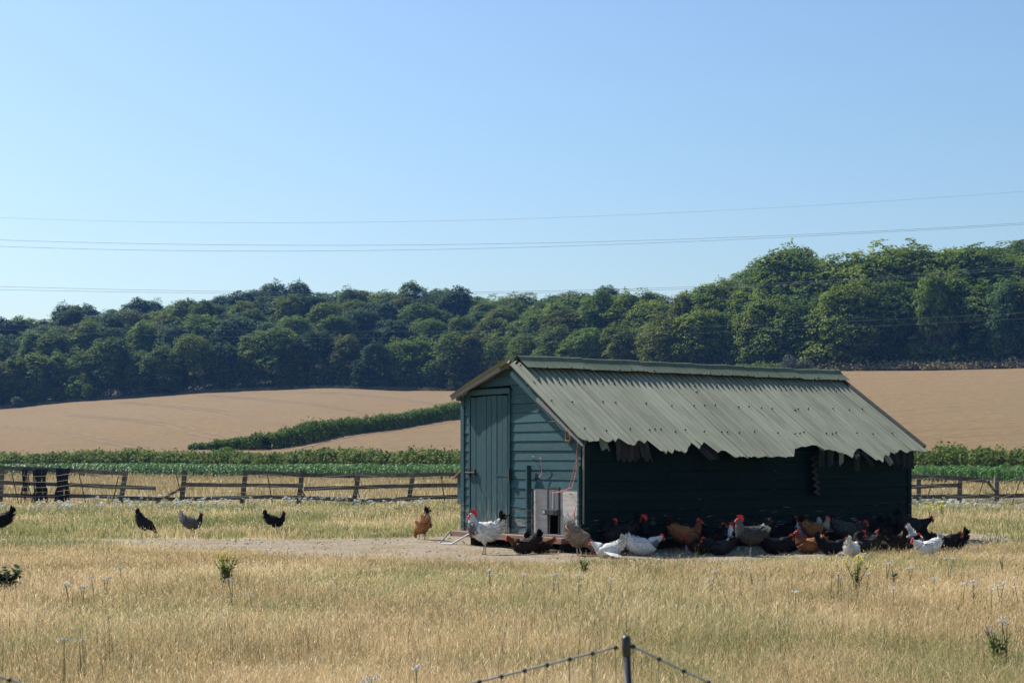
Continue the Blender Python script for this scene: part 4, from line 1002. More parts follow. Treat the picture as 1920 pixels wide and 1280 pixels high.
# dry strip beyond the fence
def corn_y(X): return 129 - 0.62 * (X + 42.7)
P = field_points(3800, 46.5, 150, 1.15); P = P[P[:, 1] < corn_y(P[:, 0]) + 0.8]
grass('far_dry_grass', P, 14, 0.5, lambda X, Y: 0.26 + 0.12 * vnoise(X, Y, 0.3), wpx(0.8), G_FAR, 'dry pale grass between the fence and the maize', 0.7, 0.2)

# ------------------------------------------------------------------ maize
MM = leafmat('maize_leaf', (0.070, 0.155, 0.040), (0.150, 0.250, 0.070), 0.4, 0.3, 0.5, objvar=0.15, spec=0.12)
def maize_mesh(seed):
    rg = random.Random(seed); mb = MB(); mb.tube([(0, 0, 0), (0, 0, 0.55), (0.02, 0, 0.9)], [0.02, 0.016, 0.006], 5)
    for i in range(9):
        a = rg.uniform(0, 6.28); z = 0.12 + i * 0.085; Lf = rg.uniform(0.45, 0.7); w = rg.uniform(0.05, 0.085); vs = []
        for t in (0, 0.3, 0.6, 1.0):
            r = Lf * t * 0.8; zz = z + Lf * (0.75 * t - 0.8 * t * t); ww = w * (1 - t) ** 0.6 * (0.6 + t); c = Vector((math.cos(a) * r, math.sin(a) * r, zz)); s = Vector((-math.sin(a), math.cos(a), rg.uniform(-.2, .4))) * ww
            vs += [c - s, c + s]
        mb.add(vs, [(0, 1, 3, 2), (2, 3, 5, 4), (4, 5, 7, 6)])
    return mb.mesh('maize', MM)
mz = [proto('maize_plant', maize_mesh(i)) for i in range(5)]; Pm = []
for r in range(16):
    for X in np.arange(-62, 48, 0.42):
        y0 = corn_y(X) + r * 0.75; 
        if y0 < hedge_y(X) - 3.2: Pm.append((X + rng.normal(0, .05), y0 + rng.normal(0, .06)))
Pm = np.array(Pm); n = len(Pm); sc_ = (0.95 + 0.15 * vnoise(Pm[:, 0], Pm[:, 1], 0.25)) * rng.uniform(0.85, 1.1, n) * 1.05
scatter('maize_crop', mz, np.column_stack([Pm, np.zeros(n)]), np.column_stack([rng.normal(0, .06, n), rng.normal(0, .06, n), rng.uniform(0, 6.28, n)]), np.repeat(sc_[:, None], 3, 1), rng.integers(0, 5, n), 'glossy young maize growing in front of the hedgerows', 'maize')
# weedy field margin below the wood
MWD = leafmat('margin_weed', (0.13, 0.15, 0.065), (0.30, 0.28, 0.15), 0.2, 0.25, objvar=0.3, hue=(1.5, 1.15, 1.1))
def weed_mesh(seed):
    rg = np.random.default_rng(seed); P_ = rg.normal(0, 1, (60, 3)) * np.array([0.5, 0.5, 0.3]); P_[:, 2] = np.abs(P_[:, 2]) + 0.05
    V_, F_ = leaf_quads(P_, P_ + np.array([0, 0, .4]), 0.28, 0.2, 0.6, rg); return np_mesh('weed', V_, F_, MWD, {'bl': np.repeat(rg.random(60), 4)})
wd = [proto('weed_clump', weed_mesh(i)) for i in range(4)]; Pw = []
for c in np.arange(-300, 2200, 2.4):
    for k in range(2):
        px = c + rng.uniform(-2, 2); D = wood_d(px) - rng.uniform(0.5, 5.0 if px > 1300 else 2.0); X = (px - 960) / F * D; Pw.append((X, D, terr(X, D)))
Pw = np.array(Pw); n = len(Pw); s = rng.uniform(0.5, 1.5, n) * np.where(col_of(Pw[:, 0], Pw[:, 1]) > 1300, 1.7, 0.8)
scatter('margin_weeds', wd, Pw, np.column_stack([np.zeros(n), np.zeros(n), rng.uniform(0, 6.28, n)]), np.repeat(s[:, None], 3, 1), rng.integers(0, 4, n), 'weedy green and buff strip along the foot of the wood', 'weeds')
# ------------------------------------------------------------------ post and rail fences
MF1 = varmat('grey_fence_wood', (0.065, 0.055, 0.043), (0.17, 0.148, 0.118), 6, 0.9, (1, 1, 1), 0.5, objvar=0.2)
def fence(label, Y, posts, rails, extra=()):
    root = thing('wooden_fence', label, 'fence', tuple(at(posts[0][0], 0, Y))[:2] + (0,)); o = Vector(root.location)
    for (xt, yt, xb, yb) in posts:
        a = at(xb, yb, Y); b2 = at(xt, yt, Y); a = a + (a - b2).normalized() * (a.z + 0.3); mb = MB(); mb.beam(a - o, b2 - o, 0.13, 0.10, (0, 1, 0)); mb.build('post', MF1, root)
    for (x0, y0, x1, y1) in rails:
        mb = MB(); a = at(x0, y0, Y - 0.075); b2 = at(x1, y1, Y - 0.075); n = max(2, int(abs(x1 - x0) / 40)); q = [a.lerp(b2, i / n) + Vector((0, rnd.uniform(-.006, .006), rnd.uniform(-.008, .008) * (0 < i < n))) - o for i in range(n + 1)]
        vs = []
        for p in q:
            for dy, dz in ((-.022, -.058), (.022, -.058), (.022, .058), (-.022, .058)): vs.append(p + Vector((0, dy, dz + rnd.uniform(-.004, .004))))
        fs = [(i * 4 + k, i * 4 + (k + 1) % 4, i * 4 + 4 + (k + 1) % 4, i * 4 + 4 + k) for i in range(n) for k in range(4)] + [(3, 2, 1, 0), tuple(n * 4 + k for k in range(4))]
        mb.add(vs, fs); mb.build('rail', MF1, root)
    for (x0, y0, x1, y1, dy) in extra:
        mb = MB(); mb.beam(at(x0, y0, Y - dy) - o, at(x1, y1, Y - dy) - o, 0.045, 0.10, (0, -1, 0.2)); mb.build('loose_rail', MF1, root)
    return root
fence('weathered post and rail fence left of the hen house with a broken gap', 46.0,
      [(4, 878, 0, 938), (115, 879, 114, 938), (236, 882, 227, 938), (347, 880, 341, 937), (461, 882, 455, 934), (567, 881, 561, 934), (673, 886, 664, 938), (775, 887, 766, 940), (880, 885, 874, 940)],
      [(-60, 874, 115, 881), (115, 881, 240, 887), (460, 885, 568, 890), (567, 890, 674, 892), (673, 891, 778, 890), (777, 890, 900, 887),
       (-60, 902, 115, 908), (115, 908, 292, 915), (345, 908, 568, 910), (570, 916, 672, 913), (672, 913, 772, 910), (772, 910, 880, 909),
       (-60, 927, 115, 930), (115, 929, 232, 931), (228, 933, 345, 936), (343, 935, 458, 932), (456, 931, 564, 932), (563, 932, 668, 937), (667, 939, 770, 934), (768, 933, 880, 930)],
      [(293, 942, 352, 908, 0.16), (563, 914, 576, 938, 0.16)])
fence('weathered post and rail fence right of the hen house with a sagging rail', 45.0,
      [(1690, 893, 1690, 945), (1722, 892, 1722, 946), (1800, 889, 1798, 934), (1869, 892, 1868, 944), (1990, 890, 1990, 944)],
      [(1660, 892, 1724, 893), (1722, 893, 1800, 896), (1800, 896, 1855, 901), (1660, 912, 1724, 912), (1722, 912, 1802, 909), (1660, 931, 1724, 931), (1722, 931, 1800, 930), (1798, 930, 1870, 929), (1868, 930, 2000, 926)],
      [(1850, 901, 1872, 928, 0.15)])
# electric netting hung before the fences: leaning stakes and thin strands
MSTK = varmat('rusty_stake', (0.03, 0.026, 0.022), (0.08, 0.065, 0.05), 9, 0.7, bstr=0)
MSTR = varmat('pale_strand', (0.30, 0.29, 0.26), (0.45, 0.43, 0.40), 9, 0.6, bstr=0)
def netting(label, Y, stakes, strands):
    root = thing('stock_netting', label, 'netting', tuple(at(stakes[0][0], 0, Y))[:2] + (0,)); o = Vector(root.location)
    for (x0, y0, x1, y1) in stakes:
        a, b2 = at(x0, y0, Y), at(x1, y1, Y); b2 = b2 + (b2 - a).normalized() * max(0, b2.z + .1); mb = MB(); mb.tube([a - o, b2 - o], 0.014, 6); mb.build('stake', MSTK, root)
    for pts in strands:
        mb = MB(); mb.tube([at(x, y, Y) - o for x, y in pts], 0.0045, 4); mb.build('strand', MSTR, root)
sl = [(-40, 22, 147, 236, 330, 505, 662, 830, 872)]
def strand(dy): return [(-40, 889 + dy), (22, 889 + dy), (60, 893 + dy), (110, 891 + dy), (147, 885 + dy), (190, 891 + dy), (240, 892 + dy), (330, 890 + dy), (420, 895 + dy), (503, 889 + dy), (580, 896 + dy), (664, 889 + dy), (750, 897 + dy), (829, 892 + dy), (866, 895 + dy)]
netting('thin-stranded netting on leaning stakes in front of the left fence', 45.4, [(22, 887, 33, 936), (147, 884, 159, 935), (222, 892, 217, 915), (330, 887, 341, 936), (501, 887, 510, 938), (662, 886, 675, 935), (827, 891, 835, 948)], [strand(d) for d in (0, 11, 21, 30, 38)])
netting('thin-stranded netting on leaning stakes before the right fence', 43.5, [(1751, 892, 1733, 954), (1846, 894, 1828, 954), (1917, 889, 1892, 960)], [[(1700, 900 + d), (1748, 895 + d), (1800, 903 + d), (1843, 898 + d), (1880, 904 + d), (1913, 893 + d), (1990, 905 + d)] for d in (0, 14, 28, 40)])
# dark plastic netting bundled over the left fence
MNET = varmat('black_netting', (0.010, 0.010, 0.012), (0.030, 0.029, 0.030), 12, 0.75, bstr=0.3)
def bundle(label, px0, px1, n, seed, ytop=880, ybot=944):
    rg = random.Random(seed); Y = 45.88; root = thing('netting_bundle', label, 'netting', tuple(at((px0 + px1) / 2, 0, Y))[:2] + (0,)); o = Vector(root.location); mb = MB()
    for i in range(n):
        x = rg.uniform(px0, px1); y1 = ybot - rg.random() ** 2 * 22; q = []
        for k in range(7):
            t = k / 6; xx = (px0 + px1) / 2 + (x - (px0 + px1) / 2) * (1 - 0.35 * math.sin(math.pi * t) + 0.15 * t) + rg.uniform(-1.2, 1.2)
            q.append(at(xx, ytop + (y1 - ytop) * t, Y - 0.10 - 0.10 * math.sin(math.pi * min(1, t * 1.3)) * rg.uniform(.3, 1.3)) - o)
        q[0] = q[0] + Vector((0, 0.16, -0.02)); q.insert(1, q[1] * 0.3 + q[0] * 0.7 + Vector((0, -.05, 0.06)))
        w = rg.uniform(0.006, 0.022); vs = []
        for j, p in enumerate(q):
            a = rg.uniform(0, 3.14) * 0.4; d = Vector((math.cos(a) * w, math.sin(a) * w, 0)); vs += [p - d, p + d]
        mb.add(vs, [(2 * j, 2 * j + 1, 2 * j + 3, 2 * j + 2) for j in range(len(q) - 1)])
    b2 = mb.build('netting_folds', MNET, root); tag(b2, kind='stuff')
bundle('thin bundle of black netting over the left fence, nearest the photo edge', 41, 57, 13, 1)
bundle('wide bundle of black netting draped over the left fence, middle one', 61, 88, 44, 2)
bundle('dense bundle of black netting beside a post of the left fence', 104, 131, 64, 3, 878)

# ------------------------------------------------------------------ hens and cockerels
def mat_feather():
    m, n, l, b = newmat('feathers')
    c = n.new('ShaderNodeVertexColor'); c.layer_name = 'Col'; v = coords(n, l, 'Object'); f = noise(n, l, 60, v, 4, 0.7)
    mx = n.new('ShaderNodeVectorMath'); mx.operation = 'SCALE'; l.new(c.outputs[0], mx.inputs[0]); l.new(maprange(n, l, f, 0.25, 0.75, 0.72, 1.25), mx.inputs['Scale'])
    l.new(mx.outputs[0], b.inputs['Base Color']); b.inputs['Roughness'].default_value = 0.6; b.inputs['Specular IOR Level'].default_value = 0.12
    bump(n, l, b, f, 0.5, 0.006); return m
MFE = mat_feather()
MCOMB = varmat('red_comb', (0.50, 0.018, 0.015), (0.70, 0.045, 0.030), 30, 0.5, bstr=0.2)
MBEAK = varmat('horn_beak', (0.35, 0.25, 0.13), (0.48, 0.36, 0.20), 20, 0.45, bstr=0)
MLEG = varmat('pale_leg', (0.40, 0.32, 0.27), (0.55, 0.44, 0.38), 30, 0.6, bstr=0)
MEYE = varmat('dark_eye', (0.05, 0.015, 0.01), (0.02, 0.01, 0.01), 20, 0.15, bstr=0, spec=0.6)
WHT = (0.62, 0.60, 0.565); BLK = (0.007, 0.007, 0.008); BRN = (0.27, 0.115, 0.042); DBR = (0.026, 0.014, 0.010); GRY = (0.10, 0.095, 0.095); LGR = (0.42, 0.40, 0.39); BUF = (0.40, 0.20, 0.085); TAN = (0.24, 0.17, 0.12); CHR = (0.022, 0.021, 0.022); MAH = (0.15, 0.05, 0.022); CRM = (0.62, 0.52, 0.40)
PAL = {'white': dict(body=WHT, breast=WHT, neck=WHT, tail=WHT, rump=WHT, wing=WHT),
       'sussex': dict(body=WHT, breast=WHT, neck=(0.50, 0.49, 0.47), tail=BLK, rump=WHT, wing=WHT, hackle=BLK),
       'black': dict(body=BLK, breast=BLK, neck=BLK, tail=BLK, rump=BLK, wing=BLK),
       'charcoal': dict(body=CHR, breast=BLK, neck=BLK, tail=BLK, rump=CHR, wing=CHR),
       'grey': dict(body=GRY, breast=(0.10, .095, .095), neck=CHR, tail=LGR, rump=LGR, wing=GRY),
       'greycock': dict(body=(0.05, .047, .044), breast=(0.038, .035, .032), neck=(0.10, .092, .085), tail=CHR, rump=WHT, wing=(0.058, .054, .052)),  # white rump paints sunlight on the bird's rear
       'brown': dict(body=BRN, breast=MAH, neck=MAH, tail=DBR, rump=BUF, wing=BRN),
       'buff': dict(body=BUF, breast=BRN, neck=BRN, tail=DBR, rump=CRM, wing=BUF),
       'darkbrown': dict(body=DBR, breast=DBR, neck=MAH, tail=BLK, rump=DBR, wing=DBR),
       'salmon': dict(body=TAN, breast=(0.14, .10, .07), neck=(0.20, .15, .11), tail=WHT, rump=WHT, wing=TAN),
       'whiteneck': dict(body=CHR, breast=BLK, neck=WHT, tail=BLK, rump=CHR, wing=CHR),
       'tanneck': dict(body=BRN, breast=DBR, neck=(0.30, .24, .17), tail=DBR, rump=BUF, wing=BRN),
       'speckled': dict(body=(0.055, .052, .05), breast=CHR, neck=CHR, tail=CHR, rump=GRY, wing=(0.065, .06, .058))}
BODY = [(-0.205, 0.365, 0.018, 0.030), (-0.172, 0.332, 0.048, 0.060), (-0.120, 0.284, 0.084, 0.096), (-0.05, 0.245, 0.104, 0.118), (0.025, 0.235, 0.106, 0.120), (0.090, 0.248, 0.092, 0.106)]
POSE = {'stand': [(0.132, 0.288, 0.068, 0.078), (0.157, 0.335, 0.047, 0.052), (0.170, 0.375, 0.034, 0.037), (0.181, 0.406, 0.029, 0.031), (0.200, 0.408, 0.023, 0.024), (0.214, 0.404, 0.012, 0.013)],
        'low': [(0.140, 0.275, 0.068, 0.074), (0.180, 0.300, 0.047, 0.050), (0.212, 0.318, 0.034, 0.036), (0.236, 0.328, 0.029, 0.030), (0.255, 0.326, 0.022, 0.023), (0.268, 0.321, 0.012, 0.012)],
        'peck': [(0.122, 0.178, 0.066, 0.072), (0.158, 0.145, 0.047, 0.050), (0.182, 0.110, 0.035, 0.037), (0.198, 0.078, 0.029, 0.030), (0.207, 0.060, 0.021, 0.022), (0.212, 0.047, 0.011, 0.012)],
        'preen': [(0.120, 0.300, 0.066, 0.074), (0.118, 0.350, 0.046, 0.050), (0.085, 0.380, 0.034, 0.036), (0.045, 0.378, 0.029, 0.030), (0.024, 0.366, 0.022, 0.023), (0.012, 0.352, 0.012, 0.012)],
        'cock': [(0.128, 0.325, 0.078, 0.088), (0.150, 0.390, 0.062, 0.066), (0.160, 0.445, 0.046, 0.048), (0.170, 0.485, 0.033, 0.035), (0.190, 0.490, 0.026, 0.027), (0.205, 0.486, 0.013, 0.014)]}
def catmull(P, n):
    P = [P[0]] + list(P) + [P[-1]]; out = []
    for i in range(1, len(P) - 2):
        for k in range(n):
            t = k / n; a, b2, c, d = (np.array(P[i + j]) for j in (-1, 0, 1, 2))
            out.append(0.5 * (2 * b2 + (c - a) * t + (2 * a - 5 * b2 + 4 * c - d) * t * t + (3 * b2 - a - 3 * c + d) * t ** 3))
    out.append(np.array(P[-2])); return out
def jitc(c, rg, k=0.18): f = 1 + rg.uniform(-k, k); return tuple(max(0, x * f) for x in c)
def lerp3(a, b2, t): return tuple(x + (y - x) * t for x, y in zip(a, b2))
def feather(mb, root, d, side, L, w, col, rg, curl=0.0, nseg=4):
    """a single tail or wing feather: tapered, slightly curved blade"""
    root = Vector(root); d = Vector(d).normalized(); side = Vector(side).normalized(); up = side.cross(d).normalized(); vs = []; prof = (0.5, 0.95, 1.0, 0.85, 0.12)
    for k in range(nseg + 1):
        t = k / nseg; c = root + d * (L * t) - Vector((0, 0, 1)) * (curl * L * t * t) - d * (abs(curl) * .3 * L * t * t); ww = w * prof[k] / 2
        vs += [c - side * ww, c + up * (w * 0.12), c + side * ww]
    mb.add(vs, [(k * 3 + j, k * 3 + j + 1, k * 3 + j + 4, k * 3 + j + 3) for k in range(nseg) for j in range(2)], jitc(col, rg))
def bird(name, label, cat, px, py, yaw, pose, scale, pal, seed, group, cock=False, lying=False, headturn=0.0, wingout=False):
    rg = random.Random(seed); p = gpt(px, py)
    def local(q): dx, dy = q.x - AX, q.y - AY; return dx * U.x + dy * U.y, -dx * U.y + dy * U.x
    while True:                               # keep clear of the walls
        lx, ly = local(p)
        if not (lx > -0.30 and ly > -0.22 and lx < L_ + .3 and ly < W_ + .2): break
        p = p * ((p.y - 0.03) / p.y)
    root = thing(name, label, cat, (p.x, p.y, 0.006), R(yaw), group); root.scale = (scale * 1.072,) * 3
    pl_ = PAL[pal]; body = [list(b) for b in BODY]; neck = [list(b) for b in POSE[pose]]
    tailup = 0.0
    if cock:
        for b in body: b[1] += 0.045 + 0.25 * (b[0] + 0.05) * 0.4; b[3] *= 1.03
    drop = 0.0
    if lying:
        drop = -0.118
        for b in body: b[1] += drop; b[2] *= 1.16; b[3] *= 0.93
        for b in neck: b[1] += drop * (0.85 if pose != 'peck' else 0.15); 
        neck[0][2] *= 1.1
    if pose == 'peck':
        ca, sa = math.cos(R(26)), math.sin(R(26))
        for b in body: x, z = b[0], b[1] - 0.24 - drop; b[0], b[1] = x * ca + z * sa, 0.24 + drop - x * sa + z * ca
    rings = [(x, 0.0, z, w, h) for x, z, w, h in body] + [(x, math.sin(headturn) * max(0, i - 0.5) * 0.022, z, w, h) for i, (x, z, w, h) in enumerate(neck)]
    SP = catmull(rings, 4); m = len(SP); NS = 14; mb = MB(); nb = len(body) / (len(rings) - 1)
    frames = []
    for i, q in enumerate(SP):
        a = np.array(SP[max(0, i - 1)][:3]); b2 = np.array(SP[min(m - 1, i + 1)][:3]); t = Vector(b2 - a).normalized(); side = Vector((0, 1, 0)) - t * t.y; side.normalize(); up = t.cross(side).normalized() * -1
        if up.z < -0.3 and i < m * .5: up = -up
        frames.append((Vector(q[:3]), t, side, up, q[3], q[4]))
    def zone(u, s):
        """plumage colour at u along the bird (0 tail, 1 head) and s = height on the side (-1..1)"""
        if u < 0.16: return lerp3(pl_['rump'], pl_['body'], max(0, (u - 0.06) / 0.10))
        if u < 0.50: return lerp3(pl_['body'], pl_['breast'], min(1, max(0, -s * 0.9 + (u - 0.34) * 3.2)))
        if u < 0.86:
            c = lerp3(lerp3(pl_['body'], pl_['breast'], 0.6), pl_['neck'], min(1, (u - 0.50) / 0.10))
            if 'hackle' in pl_ and 0.50 < u < 0.66 and s > -0.35: c = lerp3(c, pl_['hackle'], 0.75)
            return c
        return lerp3(pl_['neck'], (0.40, 0.035, 0.025), min(1, (u - 0.86) / 0.06))
    vs = []; cs = []
    for i, (c, t, side, up, w, h) in enumerate(frames):
        u = i / (m - 1)
        for k in range(NS):
            a = 2 * math.pi * k / NS; s = math.sin(a); rr = 1 + rg.uniform(-0.025, 0.025) * (u < .8)
            vs.append(c + side * (math.cos(a) * w * rr) + up * (s * h * rr)); cs.append(jitc(zone(u, s), rg, 0.15))
    fs = [(i * NS + k, (i + 1) * NS + k, (i + 1) * NS + (k + 1) % NS, i * NS + (k + 1) % NS) for i in range(m - 1) for k in range(NS)] + [tuple(range(NS)), tuple((m - 1) * NS + k for k in range(NS - 1, -1, -1))]
    mb.v = [tuple(v) for v in vs]; mb.f = fs; mb.c = cs
    if lying: mb.v = [(x, y, max(z, 0.0)) for x, y, z in mb.v]
    mb.build('body', MFE, root, True)
    # contour feathers that break up the outline
    fm = MB()
    for _ in range(560 if cock else 420):
        u = rg.uniform(0.04, 0.80); i = min(m - 2, int(u * (m - 1))); c, t, side, up, w, h = frames[i]; a = rg.uniform(0, 6.28); n = side * math.cos(a) * w + up * math.sin(a) * h; pt = c + n
        if pt.z < 0.01: continue
        nn = (side * (math.cos(a) / max(w, .01)) + up * (math.sin(a) / max(h, .01))).normalized(); d = (-t + nn * rg.uniform(0.05, 0.45) + Vector((0, 0, -0.15))).normalized(); sd_ = d.cross(nn).normalized()
        L = rg.uniform(0.030, 0.058) * (1.25 if u < 0.2 else 1.0) * (0.75 if u > 0.6 and not cock else 1); W = L * rg.uniform(0.35, 0.55); col = jitc(zone(u, math.sin(a)), rg, 0.38)
        o0 = pt - nn * 0.003; fm.add([o0, o0 + d * L * .55 - sd_ * W * .5 + nn * .002, o0 + d * L, o0 + d * L * .55 + sd_ * W * .5 + nn * .002], [(0, 1, 2, 3)], col)
    tag(fm.build('contour_feathers', MFE, root), kind='stuff')
    # tail
    tm = MB(); c, t, side, up, w, h = frames[2]
    if cock:
        for k in range(9):
            e = R(42 + k * 6); sy = rg.uniform(-0.35, 0.35); feather(tm, c + Vector((0.01, sy * .08, 0.01)), (-math.cos(e), sy * 0.5, math.sin(e)), (0.7, 0.7 if sy > 0 else -0.7, 0.5), rg.uniform(.14, .20), 0.045, pl_['tail'], rg, 0.12)
        for k in range(7):
            e = R(52 + rg.uniform(-10, 22)); sy = rg.uniform(-0.5, 0.5); feather(tm, c + Vector((0.02, sy * .08, 0.02)), (-math.cos(e), sy * .4, math.sin(e)), (0.6, 0.7 if sy > 0 else -0.7, 0.5), rg.uniform(.19, .26), 0.030, pl_['tail'], rg, 0.5)
    else:
        for k in range(14):
            e = R(38 + k * 3.4); sy = rg.uniform(-0.5, 0.5); feather(tm, c + Vector((0.015, sy * .05, 0.0)), (-math.cos(e), sy * 0.3, math.sin(e)), (0.7, 0.7 if sy > 0 else -0.7, 0.5), rg.uniform(.13, .165) * (0.8 + 0.025 * k), 0.046, pl_['tail'], rg, 0.1)
    tm.build('tail', MFE, root)
    # wings
    for sg in (-1, 1):
        wm = MB(); zb = 0.255 + drop + (0.045 if cock else 0); out = wingout and sg == 1
        for k in range(11):
            f = k / 10
            if out: feather(wm, (0.06 - 0.10 * f, 0.10, zb - 0.02), (-0.75 - 0.2 * f, 1.1 - 0.5 * f, -0.35), (1, 0.4, 0.2), 0.20 + 0.04 * f, 0.045, pl_['wing'], rg, 0.05)
            else: feather(wm, (0.085 - 0.10 * f + rg.uniform(-.01, .01), sg * (0.098 + 0.012 * math.sin(f * 3.1)), zb + 0.045 - 0.075 * (f if k % 2 else f * .3)), (-1, -sg * 0.10, -0.06 - .25 * (k % 3) * .3), (0, sg * 0.25, 1), 0.12 + 0.03 * f, 0.045, pl_['wing'], rg, 0.06)
        wm.build('wing', MFE, root)
    # head furniture
    hc, ht, hs, hu, hw, hh = frames[m - 1 - 8]; hd = Vector((ht.x, ht.y, ht.z)).normalized(); hup = hu if hu.z > -0.2 or pose == 'peck' else -hu
    if pose == 'peck': hup = Vector((hd.z * -1, 0, hd.x)).normalized()
    ck = 1.55 if cock else 0.8; cm = MB(); prof = [(-0.035, 0.0), (-0.040, 0.022), (-0.026, 0.020), (-0.020, 0.040), (-0.008, 0.026), (0.002, 0.046), (0.011, 0.026), (0.021, 0.036), (0.026, 0.016), (0.034, 0.008), (0.036, -0.006)]
    top = hc + hup * hh * 0.75 + hd * 0.012; n = len(prof); q0 = [top + hd * (a * ck) + hup * (b2 * ck) - hs * 0.004 for a, b2 in prof]; q1 = [v + hs * 0.008 for v in q0]
    cm.add(q0 + q1, [tuple(range(n)), tuple(range(2 * n - 1, n - 1, -1))] + [(i, i + n, (i + 1) % n + n, (i + 1) % n) for i in range(n)]); cm.build('comb', MCOMB, root)
    for sg in (-1, 1):
        wt = MB(); b0 = hc + hd * 0.026 + hs * (sg * 0.009) - hup * hh * 0.6; dn = Vector((0, 0, -1)) if pose != 'peck' else -hup; wt.tube([b0, b0 + dn * 0.014 * ck, b0 + dn * 0.030 * ck, b0 + dn * 0.037 * ck], [0.005, 0.010 * (ck * .6 + .4), 0.010 * (ck * .6 + .4), 0.003], 7); wt.build('wattle', MCOMB, root, True)
        ey = MB(); e0 = hc + hd * 0.016 + hs * (sg * hw * 0.92) + hup * hh * 0.2; ey.tube([e0 - hs * (sg * .003), e0 + hs * (sg * 0.002), e0 + hs * (sg * 0.0035)], [0.0045, 0.0045, 0.002], 8); ey.build('eye', MEYE, root, True)
    bk = MB(); e0, t0 = frames[m - 1][0], frames[m - 1][1]; bk.tube([e0 - t0 * 0.006, e0 + t0 * 0.010, e0 + t0 * 0.024 - hup * 0.006], [0.009, 0.0065, 0.001], 7); bk.build('beak', MBEAK, root, True)
    # legs
    if not lying:
        zt = 0.17 + (0.045 if cock else 0)
        for sg in (-1, 1):
            lg = MB(); y = sg * 0.048; x0 = 0.015; st = sg * 0.018
            th = MB(); th.tube([(x0 - 0.01, y, zt + 0.045), (x0 + 0.005, y, zt), (x0 - 0.008 + st * .5, y, zt * 0.62)], [0.058, 0.046, 0.014], 10, jitc(pl_['breast'] if pal != 'sussex' else WHT, rg, .1)); th.build('thigh', MFE, root, True)
            hk = Vector((x0 - 0.014 + st * .5, y, zt * 0.60)); ft = Vector((x0 + 0.004 + st, y, 0.012)); lg.tube([hk, hk.lerp(ft, .5), ft], [0.0105, 0.0085, 0.0095], 7)
            for a in (-28, 0, 28, 180):
                Lq = 0.058 if a != 180 else 0.026; d = Vector((math.cos(R(a)), math.sin(R(a)), 0)); lg.tube([ft, ft + d * Lq * .5 + Vector((0, 0, -.002)), ft + d * Lq + Vector((0, 0, -.009))], [0.008, 0.0062, 0.002], 5)
            lg.build('leg', MLEG, root, True)
    return root
GS, GM = 'hens resting in the shade of the hen house', 'hens roaming the meadow'
